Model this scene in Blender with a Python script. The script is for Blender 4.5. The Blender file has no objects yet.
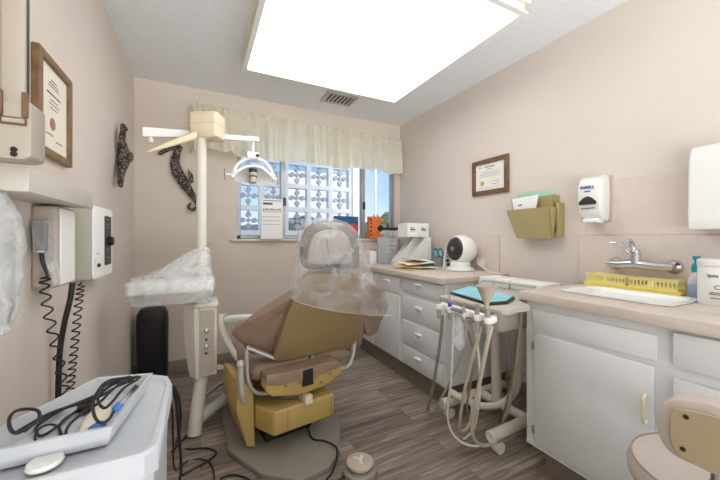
import bpy, bmesh, math, random
from mathutils import Vector, Matrix, noise
random.seed(4)
C = bpy.context.scene.collection
PI = math.pi
# ------------------------------------------------------------------ camera model used to read places off the photo
F, YAW, EYE = 319.0, math.radians(26.6), 1.157
sY, cY = math.sin(YAW), math.cos(YAW)
def ray(x, y):
    u = (x-360)/F; v = (237-y)/F
    return Vector((sY+cY*u, cY-sY*u, v))
def onX(x, y, val):
    r = ray(x, y); return Vector((0, 0, EYE)) + r*(val/r.x)
def onY(x, y, val):
    r = ray(x, y); return Vector((0, 0, EYE)) + r*(val/r.y)
def onZ(x, y, val):
    r = ray(x, y); return Vector((0, 0, EYE)) + r*((val-EYE)/r.z)
def onT(x, y, t):
    return Vector((0, 0, EYE)) + ray(x, y)*t
XL, XR, YB, ZC = -.475, 2.07, 3.1, 2.44

# ------------------------------------------------------------------ materials
def lin(c):
    c /= 255.0
    return c/12.92 if c <= .04045 else ((c+.055)/1.055)**2.4
def RGB(r, g, b): return (lin(r), lin(g), lin(b), 1)
def mat(name, rgb, rough=.5, metal=0, var=.06, vscale=8, bump=0, bscale=60, alpha=1, spec=.5, coat=0, sss=0):
    m = bpy.data.materials.new(name); m.use_nodes = True
    nt = m.node_tree; p = nt.nodes['Principled BSDF']
    p.inputs['Roughness'].default_value = rough; p.inputs['Metallic'].default_value = metal
    p.inputs['Alpha'].default_value = alpha; p.inputs['Specular IOR Level'].default_value = spec
    p.inputs['Coat Weight'].default_value = coat
    tc = nt.nodes.new('ShaderNodeTexCoord')
    n = nt.nodes.new('ShaderNodeTexNoise'); n.inputs['Scale'].default_value = vscale; n.inputs['Detail'].default_value = 4
    nt.links.new(tc.outputs['Object'], n.inputs['Vector'])
    r = nt.nodes.new('ShaderNodeValToRGB'); c = RGB(*rgb)
    r.color_ramp.elements[0].position = .3; r.color_ramp.elements[1].position = .7
    r.color_ramp.elements[0].color = [k*(1-var) for k in c[:3]]+[1]
    r.color_ramp.elements[1].color = [min(1, k*(1+var)) for k in c[:3]]+[1]
    nt.links.new(n.outputs['Fac'], r.inputs['Fac']); nt.links.new(r.outputs['Color'], p.inputs['Base Color'])
    if bump:
        n2 = nt.nodes.new('ShaderNodeTexNoise'); n2.inputs['Scale'].default_value = bscale; n2.inputs['Detail'].default_value = 3
        nt.links.new(tc.outputs['Object'], n2.inputs['Vector'])
        b = nt.nodes.new('ShaderNodeBump'); b.inputs['Strength'].default_value = bump; b.inputs['Distance'].default_value = .01
        nt.links.new(n2.outputs['Fac'], b.inputs['Height']); nt.links.new(b.outputs['Normal'], p.inputs['Normal'])
    return m
M = {}
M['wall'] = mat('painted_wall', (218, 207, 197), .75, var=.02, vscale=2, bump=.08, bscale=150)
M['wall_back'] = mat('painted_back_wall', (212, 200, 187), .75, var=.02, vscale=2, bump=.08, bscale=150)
M['ceiling'] = mat('popcorn_ceiling', (236, 238, 240), .95, var=.05, vscale=90, bump=.9, bscale=110)
M['laminate'] = mat('pinkish_laminate', (207, 194, 182), .45, var=.05, vscale=40)
M['splash'] = mat('beige_splash_panel', (214, 201, 192), .5, var=.03, vscale=20)
M['cab'] = mat('painted_cabinet', (219, 221, 221), .5, var=.03, vscale=6, bump=.05, bscale=40)
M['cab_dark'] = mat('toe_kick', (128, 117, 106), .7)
M['base'] = mat('vinyl_baseboard', (150, 138, 126), .6)
M['white'] = mat('white_plastic', (236, 236, 232), .38, var=.02)
M['white2'] = mat('white_enamel', (228, 228, 224), .3, var=.02)
M['cream'] = mat('cream_plastic', (222, 208, 176), .42, var=.04)
M['bone'] = mat('bone_enamel', (220, 216, 202), .4, var=.03)
M['greige'] = mat('greige_plastic', (190, 176, 158), .5, var=.03)
M['greygreen'] = mat('grey_green_plastic', (176, 174, 156), .5, var=.03)
M['mustard'] = mat('mustard_enamel', (186, 158, 92), .42, var=.06)
M['tan'] = mat('tan_shell', (142, 121, 82), .5, var=.04)
M['vinyl'] = mat('brown_vinyl', (146, 122, 102), .5, var=.08, vscale=14, bump=.18, bscale=28)
M['vinyl_edge'] = mat('taupe_vinyl', (112, 98, 82), .5, var=.08, vscale=14, bump=.15, bscale=30)
M['stoolv'] = mat('pale_taupe_vinyl', (190, 178, 168), .5, var=.04, bump=.08, bscale=50)
M['stoolp'] = mat('cream_beige_panel', (174, 156, 126), .45, var=.04)
M['piping'] = mat('piping_vinyl', (150, 138, 128), .6)
M['grey'] = mat('grey_enamel', (150, 148, 142), .45, var=.05)
M['plate'] = mat('grey_base_enamel', (140, 133, 123), .5, var=.06)
M['dark'] = mat('dark_plastic', (40, 38, 38), .45)
M['black'] = mat('black_plastic', (22, 20, 19), .42)
M['rubber'] = mat('black_rubber', (28, 28, 28), .55)
M['steel'] = mat('brushed_steel', (190, 190, 188), .28, 1, var=.04, vscale=30)
M['chrome'] = mat('chrome', (205, 205, 205), .14, 1, var=.02)
M['hose'] = mat('beige_hose', (196, 186, 166), .5)
M['hosew'] = mat('off_white_hose', (226, 222, 210), .45)
M['hoseg'] = mat('olive_grey_hose', (148, 140, 122), .5)
M['tube'] = mat('warm_white_tube', (212, 203, 188), .42)
M['paper'] = mat('white_paper', (240, 240, 238), .8, var=.02)
M['cert'] = mat('ivory_paper', (238, 230, 210), .8, var=.02)
M['certw'] = mat('white_certificate_paper', (236, 232, 222), .8, var=.02)
M['ink'] = mat('dark_ink', (96, 90, 88), .8)
M['blueink'] = mat('blue_ink', (52, 60, 150), .6)
M['redseal'] = mat('red_seal', (172, 84, 74), .6)
M['goldseal'] = mat('gold_seal', (200, 168, 84), .5)
M['frame'] = mat('walnut_frame', (112, 84, 58), .45, var=.25, vscale=18)
M['framel'] = mat('brown_burl_frame', (128, 98, 66), .4, var=.3, vscale=20)
M['olive'] = mat('olive_plastic', (170, 156, 108), .5, var=.03)
M['mint'] = mat('mint_paper', (168, 218, 192), .8)
M['fabric'] = mat('cream_fabric', (250, 247, 236), .9, var=.03, bump=.12, bscale=300)
M['yellow'] = mat('yellow_plastic', (242, 220, 96), .45, var=.03)
M['cartw'] = mat('cart_white_plastic', (204, 208, 212), .4, var=.02)
M['xray'] = mat('warm_grey_enamel', (172, 162, 147), .42, var=.03)
M['liner'] = mat('grey_liner_vinyl', (166, 158, 146), .5, var=.05, bump=.4, bscale=18)
M['beam'] = mat('beam_enamel', (198, 191, 180), .4, var=.02)
M['switch'] = mat('dark_grey_plastic', (86, 86, 90), .45)
M['boxg'] = mat('taupe_grey_plastic', (172, 160, 147), .5, var=.03)
M['cartg'] = mat('pale_grey_laminate', (186, 181, 172), .45, var=.03)
M['strap'] = mat('pale_grey_enamel', (196, 194, 188), .35, .3)
M['pull'] = mat('cream_pull', (232, 222, 186), .4)
M['block_shade'] = mat('screen_block_shade', (176, 186, 202), .85)  # backlit shade of the inner tracery put into a greyer block colour
M['yellowp'] = mat('pale_yellow_plastic', (240, 228, 156), .45, var=.03)
M['porcelain'] = mat('white_porcelain', (240, 240, 238), .18, var=.01)
M['teal'] = mat('teal_plastic', (20, 146, 156), .4)
M['tealp'] = mat('teal_paper', (140, 204, 214), .7, var=.1)
M['blue'] = mat('blue_plastic', (52, 118, 190), .45)
M['bluebook'] = mat('blue_cover', (36, 92, 130), .5, var=.2, vscale=20)
M['redbook'] = mat('red_print', (196, 60, 66), .5)
M['orange'] = mat('orange_cover', (226, 120, 52), .5, var=.25, vscale=24)
M['manila'] = mat('manila_paper', (222, 190, 136), .8, var=.06)
M['purple'] = mat('violet_plastic', (92, 84, 190), .4)
M['alu'] = mat('grey_aluminium', (168, 170, 172), .4, .6)
M['vent'] = mat('vent_metal', (200, 198, 194), .5)
M['block'] = mat('painted_screen_block', (236, 240, 246), .8, var=.04)
M['bark'] = mat('bark', (96, 82, 68), .9)
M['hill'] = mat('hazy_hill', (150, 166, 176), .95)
M['ground'] = mat('outside_ground', (170, 170, 160), .95)
M['leaf'] = mat('leaves', (108, 128, 84), .8, var=.5, vscale=6, bump=1, bscale=14)
M['outw'] = mat('white_stucco', (236, 238, 240), .85)
M['roofd'] = mat('dark_roof', (88, 92, 98), .8)

def film(name, lo, hi, sc=9, tint=(236, 238, 240)):
    m = mat(name, tint, .16, var=.02, alpha=lo, spec=.9); nt = m.node_tree; N = nt.nodes; L = nt.links; p = N['Principled BSDF']
    tc = N['Texture Coordinate']; n = N.new('ShaderNodeTexNoise'); n.inputs['Scale'].default_value = sc; n.inputs['Detail'].default_value = 3; n.inputs['Distortion'].default_value = 1.6
    L.new(tc.outputs['Object'], n.inputs['Vector'])
    a = N.new('ShaderNodeMath'); a.operation = 'SUBTRACT'; a.inputs[1].default_value = .5; L.new(n.outputs['Fac'], a.inputs[0])
    b = N.new('ShaderNodeMath'); b.operation = 'ABSOLUTE'; L.new(a.outputs[0], b.inputs[0])          # creases run where the noise crosses its middle
    r = N.new('ShaderNodeMapRange'); r.inputs['From Min'].default_value = .42; r.inputs['From Max'].default_value = .72; r.inputs['To Min'].default_value = lo; r.inputs['To Max'].default_value = hi
    L.new(n.outputs['Fac'], r.inputs['Value']); L.new(r.outputs['Result'], p.inputs['Alpha'])
    bp = N.new('ShaderNodeBump'); bp.inputs['Strength'].default_value = .9; bp.inputs['Distance'].default_value = .012
    L.new(b.outputs[0], bp.inputs['Height']); L.new(bp.outputs['Normal'], p.inputs['Normal'])
    return m
M['film'] = film('plastic_film', .15, .45, 6)
M['film2'] = film('thick_plastic_film', .3, .5, 7)
M['clear'] = mat('clear_plastic', (240, 244, 247), .12, alpha=.34)
def translucent(m, f):
    nt = m.node_tree; N = nt.nodes; L = nt.links; p = N['Principled BSDF']; t = N.new('ShaderNodeBsdfTranslucent'); mx = N.new('ShaderNodeMixShader'); mx.inputs[0].default_value = f
    src = p.inputs['Base Color'].links[0].from_socket; L.new(src, t.inputs['Color']); L.new(p.outputs[0], mx.inputs[1]); L.new(t.outputs[0], mx.inputs[2]); L.new(mx.outputs[0], N['Material Output'].inputs['Surface'])
translucent(M['fabric'], .5)
def glass():
    m = bpy.data.materials.new('window_glass'); m.use_nodes = True; nt = m.node_tree
    p = nt.nodes['Principled BSDF']; p.inputs['Base Color'].default_value = (.9, .95, 1, 1)
    p.inputs['Roughness'].default_value = .03; p.inputs['Alpha'].default_value = .06
    return m
M['glass'] = glass()
def emit(name, col, s):
    m = bpy.data.materials.new(name); m.use_nodes = True; nt = m.node_tree
    p = nt.nodes['Principled BSDF']; p.inputs['Base Color'].default_value = (.9, .9, .9, 1)
    p.inputs['Emission Color'].default_value = (*col, 1); p.inputs['Emission Strength'].default_value = s
    tc = nt.nodes.new('ShaderNodeTexCoord'); n = nt.nodes.new('ShaderNodeTexNoise'); n.inputs['Scale'].default_value = 300
    b = nt.nodes.new('ShaderNodeBump'); b.inputs['Strength'].default_value = .1
    nt.links.new(tc.outputs['Object'], n.inputs['Vector']); nt.links.new(n.outputs['Fac'], b.inputs['Height'])
    nt.links.new(b.outputs['Normal'], p.inputs['Normal'])
    return m
M['diffuser'] = emit('lit_diffuser', (.95, .98, 1), 2.7)
def floor_mat():
    m = bpy.data.materials.new('vinyl_plank_floor'); m.use_nodes = True; nt = m.node_tree; N = nt.nodes; L = nt.links
    p = N['Principled BSDF']; p.inputs['Roughness'].default_value = .42; p.inputs['Specular IOR Level'].default_value = .35
    tc = N.new('ShaderNodeTexCoord'); br = N.new('ShaderNodeTexBrick')
    br.inputs['Scale'].default_value = 1; br.inputs['Brick Width'].default_value = 1.2; br.inputs['Row Height'].default_value = .15
    br.inputs['Mortar Size'].default_value = .0018; br.inputs['Color1'].default_value = (.25, .25, .25, 1); br.inputs['Color2'].default_value = (.75, .75, .75, 1)
    br.inputs['Mortar'].default_value = (0, 0, 0, 1); br.offset = .37
    L.new(tc.outputs['Object'], br.inputs['Vector'])
    mp = N.new('ShaderNodeMapping'); mp.inputs['Scale'].default_value = (1.3, 22, 1); L.new(tc.outputs['Object'], mp.inputs['Vector'])
    ad = N.new('ShaderNodeVectorMath'); ad.operation = 'ADD'
    sc = N.new('ShaderNodeVectorMath'); sc.operation = 'SCALE'; sc.inputs['Scale'].default_value = 9
    L.new(br.outputs['Color'], sc.inputs[0]); L.new(mp.outputs['Vector'], ad.inputs[0]); L.new(sc.outputs['Vector'], ad.inputs[1])
    n = N.new('ShaderNodeTexNoise'); n.inputs['Scale'].default_value = 2.2; n.inputs['Detail'].default_value = 7; n.inputs['Roughness'].default_value = .68
    n.inputs['Distortion'].default_value = .6
    L.new(ad.outputs['Vector'], n.inputs['Vector'])
    mx = N.new('ShaderNodeMix'); mx.data_type = 'FLOAT'; mx.inputs['Factor'].default_value = .2
    L.new(n.outputs['Fac'], mx.inputs['A']); L.new(br.outputs['Color'], mx.inputs['B'])
    r = N.new('ShaderNodeValToRGB'); e = r.color_ramp.elements
    e[0].position = .3; e[0].color = RGB(82, 72, 64); e[1].position = .72; e[1].color = RGB(196, 183, 170)
    k = e.new(.5); k.color = RGB(138, 124, 112)
    L.new(mx.outputs['Result'], r.inputs['Fac']); L.new(r.outputs['Color'], p.inputs['Base Color'])
    b = N.new('ShaderNodeBump'); b.inputs['Strength'].default_value = .12; b.inputs['Distance'].default_value = .004
    L.new(n.outputs['Fac'], b.inputs['Height']); L.new(b.outputs['Normal'], p.inputs['Normal'])
    return m
M['floor'] = floor_mat()
def scales_mat():
    m = bpy.data.materials.new('beaded_dark_metal'); m.use_nodes = True; nt = m.node_tree; N = nt.nodes; L = nt.links
    p = N['Principled BSDF']; p.inputs['Roughness'].default_value = .5; p.inputs['Metallic'].default_value = .25
    tc = N.new('ShaderNodeTexCoord'); v = N.new('ShaderNodeTexVoronoi'); v.inputs['Scale'].default_value = 62
    L.new(tc.outputs['Object'], v.inputs['Vector'])
    r = N.new('ShaderNodeValToRGB'); e = r.color_ramp.elements
    e[0].position = .12; e[0].color = RGB(176, 164, 148); e[1].position = .5; e[1].color = RGB(58, 48, 42)
    L.new(v.outputs['Distance'], r.inputs['Fac']); L.new(r.outputs['Color'], p.inputs['Base Color'])
    b = N.new('ShaderNodeBump'); b.invert = True; b.inputs['Strength'].default_value = .6; b.inputs['Distance'].default_value = .01
    L.new(v.outputs['Distance'], b.inputs['Height']); L.new(b.outputs['Normal'], p.inputs['Normal'])
    return m
M['scales'] = scales_mat()

# ------------------------------------------------------------------ mesh helpers
def BM(): return bmesh.new()
def box(bm, a, b, bev=0, seg=2, mtx=None):
    a = Vector(a); b = Vector(b)
    lo = Vector([min(a[i], b[i]) for i in range(3)]); hi = Vector([max(a[i], b[i]) for i in range(3)])
    r = bmesh.ops.create_cube(bm, size=1, matrix=Matrix.Translation((lo+hi)/2) @ Matrix.Diagonal((*(hi-lo), 1)))
    vs = r['verts']
    if mtx is not None: bmesh.ops.transform(bm, matrix=mtx, verts=vs)
    if bev:
        es = list({e for v in vs for e in v.link_edges})
        bmesh.ops.bevel(bm, geom=es, offset=min(bev, min(hi-lo)*.49), segments=seg, affect='EDGES', profile=.5)
    return bm
def basis(d):
    d = d.normalized(); a = Vector((0, 0, 1)) if abs(d.z) < .9 else Vector((1, 0, 0))
    x = d.cross(a).normalized(); return x, d.cross(x).normalized()
def ring(bm, c, x, y, r, n, r2=None):
    r2 = r if r2 is None else r2
    return [bm.verts.new(c + x*(r*math.cos(2*PI*i/n)) + y*(r2*math.sin(2*PI*i/n))) for i in range(n)]
def bridge(bm, A, B):
    n = len(A)
    for i in range(n): bm.faces.new((A[i], A[(i+1) % n], B[(i+1) % n], B[i]))
def cyl(bm, p, q, r, r2=None, n=16):
    p = Vector(p); q = Vector(q); x, y = basis(q-p)
    A = ring(bm, p, x, y, r, n); B = ring(bm, q, x, y, r if r2 is None else r2, n)
    bridge(bm, A, B); bm.faces.new(A); bm.faces.new(B); return bm
def spline(pts, k=6):
    pts = [Vector(p) for p in pts]
    if len(pts) < 3: return pts
    P = [pts[0]*2-pts[1]]+pts+[pts[-1]*2-pts[-2]]; out = []
    for i in range(1, len(P)-2):
        a, b, c, d = P[i-1:i+3]
        for j in range(k):
            t = j/k
            out.append(.5*((2*b)+(c-a)*t+(2*a-5*b+4*c-d)*t*t+(3*b-a-3*c+d)*t**3))
    out.append(pts[-1]); return out
def tube(bm, pts, r, n=8, k=6, smooth=True, flat=1.0):
    P = spline(pts, k) if smooth else [Vector(p) for p in pts]
    N = len(P); rf = r if callable(r) else (lambda t: r)
    d = (P[1]-P[0]).normalized(); x, y = basis(d); R = []
    for i, p in enumerate(P):
        nd = (P[min(i+1, N-1)]-P[max(i-1, 0)])
        if nd.length > 1e-9:
            nd.normalize(); q = d.rotation_difference(nd); x = q @ x; y = q @ y; d = nd
        rr = rf(i/(N-1)); R.append(ring(bm, p, x, y, rr, n, rr*flat))
    for i in range(N-1): bridge(bm, R[i], R[i+1])
    bm.faces.new(R[0]); bm.faces.new(R[-1]); return bm
def lathe(bm, prof, c, n=24, axis=(0, 0, 1), sx=1, sy=1):
    c = Vector(c); ax = Vector(axis).normalized()
    if abs(ax.z) > .99: x, y = Vector((1, 0, 0)), Vector((0, 1, 0))
    else: x, y = basis(ax)
    R = [ring(bm, c+ax*z, x, y, max(r, 1e-4)*sx, n, max(r, 1e-4)*sy) for r, z in prof]
    for i in range(len(R)-1): bridge(bm, R[i], R[i+1])
    bm.faces.new(R[0]); bm.faces.new(R[-1]); return bm
def prism(bm, pts, ax, d0, d1, bev=0, seg=2):
    f = {'x': lambda p, d: (d, p[0], p[1]), 'y': lambda p, d: (p[0], d, p[1]), 'z': lambda p, d: (p[0], p[1], d)}[ax]
    A = [bm.verts.new(f(p, d0)) for p in pts]; B = [bm.verts.new(f(p, d1)) for p in pts]
    bridge(bm, A, B); bm.faces.new(A); bm.faces.new(B)
    if bev:
        es = list({e for v in A+B for e in v.link_edges})
        bmesh.ops.bevel(bm, geom=es, offset=bev, segments=seg, affect='EDGES', profile=.5)
    return bm
def sheet(bm, fn, nu, nv, thick=0):
    V = [[bm.verts.new(fn(i/nu, j/nv)) for j in range(nv+1)] for i in range(nu+1)]
    fs = [bm.faces.new((V[i][j], V[i+1][j], V[i+1][j+1], V[i][j+1])) for i in range(nu) for j in range(nv)]
    if thick: bmesh.ops.solidify(bm, geom=fs, thickness=thick)
    return bm
def loft(bm, secs, cap=True):
    R = [[bm.verts.new(p) for p in s] for s in secs]
    for i in range(len(R)-1): bridge(bm, R[i], R[i+1])
    if cap: bm.faces.new(R[0]); bm.faces.new(R[-1])
    return bm
def ball(bm, c, r, u=16, v=10):
    r = (r, r, r) if not hasattr(r, '__len__') else r
    bmesh.ops.create_uvsphere(bm, u_segments=u, v_segments=v, radius=1, matrix=Matrix.Translation(c) @ Matrix.Diagonal((*r, 1))); return bm
def rrect(cx, cy, w, h, r, k=5):
    out = []
    for (sx, sy, a0) in ((1, 1, 0), (-1, 1, 90), (-1, -1, 180), (1, -1, 270)):
        for i in range(k+1):
            a = math.radians(a0+90*i/k); out.append((cx+sx*(w/2-r)+r*math.cos(a), cy+sy*(h/2-r)+r*math.sin(a)))
    return out
def wob(p, f, a, seed=0):
    q = Vector(p)*f+Vector((seed, seed*1.7, seed*.3)); return noise.noise_vector(q)*a

OFF = {}
def finish(name, bm, m, smooth=38):
    bmesh.ops.recalc_face_normals(bm, faces=bm.faces)
    me = bpy.data.meshes.new(name); bm.to_mesh(me); bm.free()
    me.materials.append(M[m] if isinstance(m, str) else m)
    me.shade_smooth(); me.set_sharp_from_angle(angle=math.radians(smooth)); return me
def obj(name, bm, m, parent=None, label=None, kind=None, smooth=38):
    me = finish(name, bm, m, smooth); o = bpy.data.objects.new(name, me); C.objects.link(o)
    if parent is not None:
        off = OFF[parent.name]; me.transform(Matrix.Translation(-off)); o.parent = parent; OFF[o.name] = off
    if label: o['label'] = label
    if kind: o['kind'] = kind
    return o
def struct(name, bm, m, parent=None): return obj(name, bm, m, parent, kind='structure' if parent is None else None) if parent else _st(name, bm, m)
def _st(name, bm, m):
    o = obj(name, bm, m, kind='structure'); OFF[o.name] = Vector((0, 0, 0)); return o
def thing(name, label, cat, loc=(0, 0, 0), rz=0, group=None):
    o = bpy.data.objects.new(name, None); C.objects.link(o); o.location = loc; o.rotation_euler = (0, 0, rz)
    o.empty_display_size = .05; o['label'] = label; o['category'] = cat
    if group: o['group'] = group
    OFF[o.name] = Vector((0, 0, 0)) if rz else Vector(loc); return o
def solo(name, bm, m, label, cat, group=None, smooth=38):
    me = finish(name, bm, m, smooth); vs = [v.co for v in me.vertices]
    lo = [min(v[i] for v in vs) for i in range(3)]; hi = [max(v[i] for v in vs) for i in range(3)]
    b = Vector(((lo[0]+hi[0])/2, (lo[1]+hi[1])/2, lo[2])); me.transform(Matrix.Translation(-b))
    o = bpy.data.objects.new(name, me); C.objects.link(o); o.location = b; o['label'] = label; o['category'] = cat
    if group: o['group'] = group
    OFF[o.name] = b; return o
def text(name, s, size, mtx, m, parent, depth=.0006):
    cu = bpy.data.curves.new(name, 'FONT'); cu.body = s; cu.size = size; cu.extrude = depth; cu.align_x = 'CENTER'; cu.align_y = 'CENTER'
    t = bpy.data.objects.new('tmp_text', cu); C.objects.link(t); bpy.context.view_layer.update()
    me = bpy.data.meshes.new_from_object(t.evaluated_get(bpy.context.evaluated_depsgraph_get()))
    bpy.data.objects.remove(t); bpy.data.curves.remove(cu)
    me.name = name; me.transform(mtx); me.transform(Matrix.Translation(-OFF[parent.name])); me.materials.clear(); me.materials.append(M[m])
    o = bpy.data.objects.new(name, me); C.objects.link(o); o.parent = parent; OFF[o.name] = OFF[parent.name]; return o
def facing(c, right, up):
    right = Vector(right).normalized(); up = Vector(up).normalized(); n = right.cross(up)
    return Matrix.Translation(c) @ Matrix((right, up, n)).transposed().to_4x4()
NEGX = ((0, -1, 0), (0, 0, 1))     # text on a face that looks towards -X
POSX = ((0, 1, 0), (0, 0, 1))
NEGY = ((1, 0, 0), (0, 0, 1))

# ================================================================== SETTING
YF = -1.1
T = .12
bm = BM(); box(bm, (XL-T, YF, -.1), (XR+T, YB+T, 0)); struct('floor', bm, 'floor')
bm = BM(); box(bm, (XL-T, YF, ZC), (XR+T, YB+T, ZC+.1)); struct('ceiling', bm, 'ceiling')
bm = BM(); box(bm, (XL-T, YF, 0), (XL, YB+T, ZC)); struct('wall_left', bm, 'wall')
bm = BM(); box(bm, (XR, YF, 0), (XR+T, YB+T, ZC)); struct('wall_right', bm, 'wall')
WX0, WX1, WZ0, WZ1 = .30, 2.0, 1.14, 2.10
bm = BM()
box(bm, (XL, YB, 0), (WX0, YB+T, ZC)); box(bm, (WX1, YB, 0), (XR, YB+T, ZC))
box(bm, (WX0, YB, 0), (WX1, YB+T, WZ0)); box(bm, (WX0, YB, WZ1), (WX1, YB+T, ZC))
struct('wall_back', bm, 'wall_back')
bm = BM(); box(bm, (XL, YB-.012, 0), (1.46, YB, .12), .004); struct('baseboard_back', bm, 'base')
bm = BM(); box(bm, (XL, YF, 0), (XL+.012, YB-.012, .12), .004); struct('baseboard_left', bm, 'base')
bm = BM(); box(bm, (XR-.012, 1.08, 0), (XR, 1.62, .12), .004); struct('baseboard_right', bm, 'base')
# window
w = _st('window_1', box(BM(), (WX0-.005, YB-.012, WZ0-.02), (WX0, YB, WZ0)), 'white')
bm = BM(); fy0, fy1 = YB+.03, YB+.075
for a, b in (((WX0, fy0, WZ0), (WX0+.035, fy1, WZ1)), ((WX1-.035, fy0, WZ0), (WX1, fy1, WZ1)), ((WX0, fy0, WZ0), (WX1, fy1, WZ0+.035)), ((WX0, fy0, WZ1-.035), (WX1, fy1, WZ1)),
             ((.70, fy0-.012, WZ0), (.745, fy1, WZ1)), ((1.58, fy0-.012, WZ0), (1.625, fy1, WZ1))): box(bm, a, b, .004, 1)
obj('window_frame', bm, 'alu', w)
for k, (a, b) in enumerate(((WX0+.035, .70), (.745, 1.58), (1.625, WX1-.035))):
    obj('pane', box(BM(), (a, YB+.05, WZ0+.035), (b, YB+.055, WZ1-.035)), 'glass', w)
for x in (.735, 1.605):
    obj('window_latch', box(BM(), (x-.012, fy0-.035, 1.46), (x+.012, fy0-.012, 1.54), .004), 'dark', w)
bm = BM(); box(bm, (WX0-.055, YB-.03, WZ0-.022), (WX1+.045, YB+.03, WZ0), .005); obj('window_sill', bm, 'bone', w)
# splash panels on the right wall
bm = BM(); box(bm, (XR-.012, 1.72, .88), (XR, YB, 1.172), .002, 1); struct('trim_1', bm, 'splash')
bm = BM(); box(bm, (XR-.016, -.4, .88), (XR, 1.138, 1.168), .002, 1); struct('trim_2', bm, 'splash')
bm = BM(); box(bm, (XR-.008, -.4, 1.168), (XR, 1.10, 1.472), .002, 1); struct('trim_3', bm, 'splash')
bm = BM(); box(bm, (1.46, YB-.012, .88), (XR-.012, YB, 1.10), .002, 1); struct('trim_4', bm, 'splash')

# ------------------------------------------------------------------ outside
bm = BM(); box(bm, (-14, YB+T, -.3), (30, 60, -.1)); struct('ground_outside', bm, 'ground')
bm = BM(); SY0, SY1 = 3.95, 4.05; cs = .295
x0s, z0s = 1.84-7*cs, .62
def cbar(a, b): box(bm, a, b)
nx, nz = 7, 6
for i in range(nx+1):
    x = x0s+i*cs; cbar((x-.028, SY0, z0s), (x+.028, SY1, z0s+nz*cs))
for j in range(nz+1):
    z = z0s+j*cs; cbar((x0s-.028, SY0+.001, z-.028), (x0s+nx*cs+.028, SY1-.001, z+.028))
box(bm, (x0s-.03, SY0, -.1), (1.84+.03, SY1, z0s))
ws = _st('wall_screen', bm, 'block')
bm = BM()
for i in range(nx):
    for j in range(nz):
        cx, cz = x0s+(i+.5)*cs, z0s+(j+.5)*cs
        for a in range(4):
            A = a*PI/2; dx, dz = math.cos(A), math.sin(A)
            pc = (cx+dx*.066, cz+dz*.066)
            prism(bm, [(pc[0]+.031*math.cos(q*PI/5), pc[1]+.031*math.sin(q*PI/5)) for q in range(10)], 'y', SY0+.02, SY1-.02)
            prism(bm, [(cx+dx*.09-dz*.010, cz+dz*.09-dx*.010), (cx+dx*.13-dz*.010, cz+dz*.13-dx*.010), (cx+dx*.13+dz*.010, cz+dz*.13+dx*.010), (cx+dx*.09+dz*.010, cz+dz*.09+dx*.010)], 'y', SY0+.022, SY1-.022)
        prism(bm, [(cx+.03*math.cos(q*PI/2), cz+.03*math.sin(q*PI/2)) for q in range(4)], 'y', SY0+.021, SY1-.021)
obj('clover_tracery', bm, 'block_shade', ws, 'clover tracery with shade in its grey')
bm = BM(); box(bm, (1.86, 3.93, -.1), (1.99, 4.07, 2.9)); struct('trim_post', bm, 'block')
bm = BM(); cyl(bm, (4.62, 8.2, -.1), (4.62, 8.2, 3.9), .035, .03, 12); solo('lamp_post', bm, 'outw', 'thin white pole standing outside beyond the right window pane', 'pole')
t = thing('leafy_tree', 'round green tree outside behind the thin white pole', 'tree', (8.2, 13, -.1))
bm = BM()
for k in range(26):
    a = random.random()*6.28; r = random.random()**.5*1.3
    ball(bm, (8.2+r*math.cos(a), 13+r*math.sin(a)*.7, 1.28+random.uniform(-.6, .75)*(1.25-r*.6)), random.uniform(.3, .5), 12, 8)
for v in bm.verts: v.co += wob(v.co, 3.5, .16)
obj('foliage', bm, 'leaf', t); obj('trunk', tube(BM(), [(8.2, 13, -.1), (8.25, 13, .6), (8.15, 13.1, 1.4)], .12), 'bark', t)
t = thing('garden_shrub', 'dark green shrub outside the left window pane behind the block screen', 'shrub', (1.05, 4.75, -.1))
bm = BM()
for k in range(22):
    ball(bm, (1.05+random.uniform(-.38, .38), 4.75+random.uniform(-.2, .2), .75+random.uniform(-.2, .58)), random.uniform(.1, .18), 10, 7)
for v in bm.verts: v.co += wob(v.co, 8, .06)
obj('foliage', bm, 'leaf', t); obj('trunk', tube(BM(), [(1.05, 4.75, -.1), (1.08, 4.75, .3), (1.05, 4.75, .7)], .03), 'bark', t)
bm = BM()
sheet(bm, lambda u, v: (-10+70*u, 45+6*v*v, -.1+v*(2.1+1.1*math.sin(u*9)+.5*math.sin(u*23+1))), 60, 4)
bmesh.ops.solidify(bm, geom=bm.faces[:], thickness=.3); struct('hills', bm, 'hill')
t = thing('neighbour_house', 'white stucco house with a flat roof close behind the block screen', 'house', (2.17, 6, -.1))
obj('house_wall', box(BM(), (1.45, 6, -.1), (2.9, 9, 2.3)), 'outw', t)
obj('roof', box(BM(), (1.4, 5.9, 2.3), (2.95, 9.1, 2.4)), 'outw', t)

# ------------------------------------------------------------------ ceiling light and vent
LX0, LX1, LY0, LY1, LZ = .272, 1.515, 1.105, 2.345, 2.315
t = thing('ceiling_light', 'large square lit ceiling light with a white frame above the room', 'light', ((LX0+LX1)/2, (LY0+LY1)/2, ZC))
bm = BM()
def fring(bm, o, z0, z1, wd):
    a0, a1, b0, b1 = LX0-o, LX1+o, LY0-o, LY1+o
    box(bm, (a0, b0, z0), (a0+wd, b1, z1)); box(bm, (a1-wd, b0, z0), (a1, b1, z1))
    box(bm, (a0+wd, b0, z0), (a1-wd, b0+wd, z1)); box(bm, (a0+wd, b1-wd, z0), (a1-wd, b1, z1))
fring(bm, .02, LZ+.055, ZC, .03); fring(bm, .0, LZ+.012, LZ+.055, .02)
obj('light_frame', bm, 'bone', t)
bm = BM(); fring(bm, .012, LZ+.003, LZ+.014, .03); obj('edge_trim', bm, 'white2', t)
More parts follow.
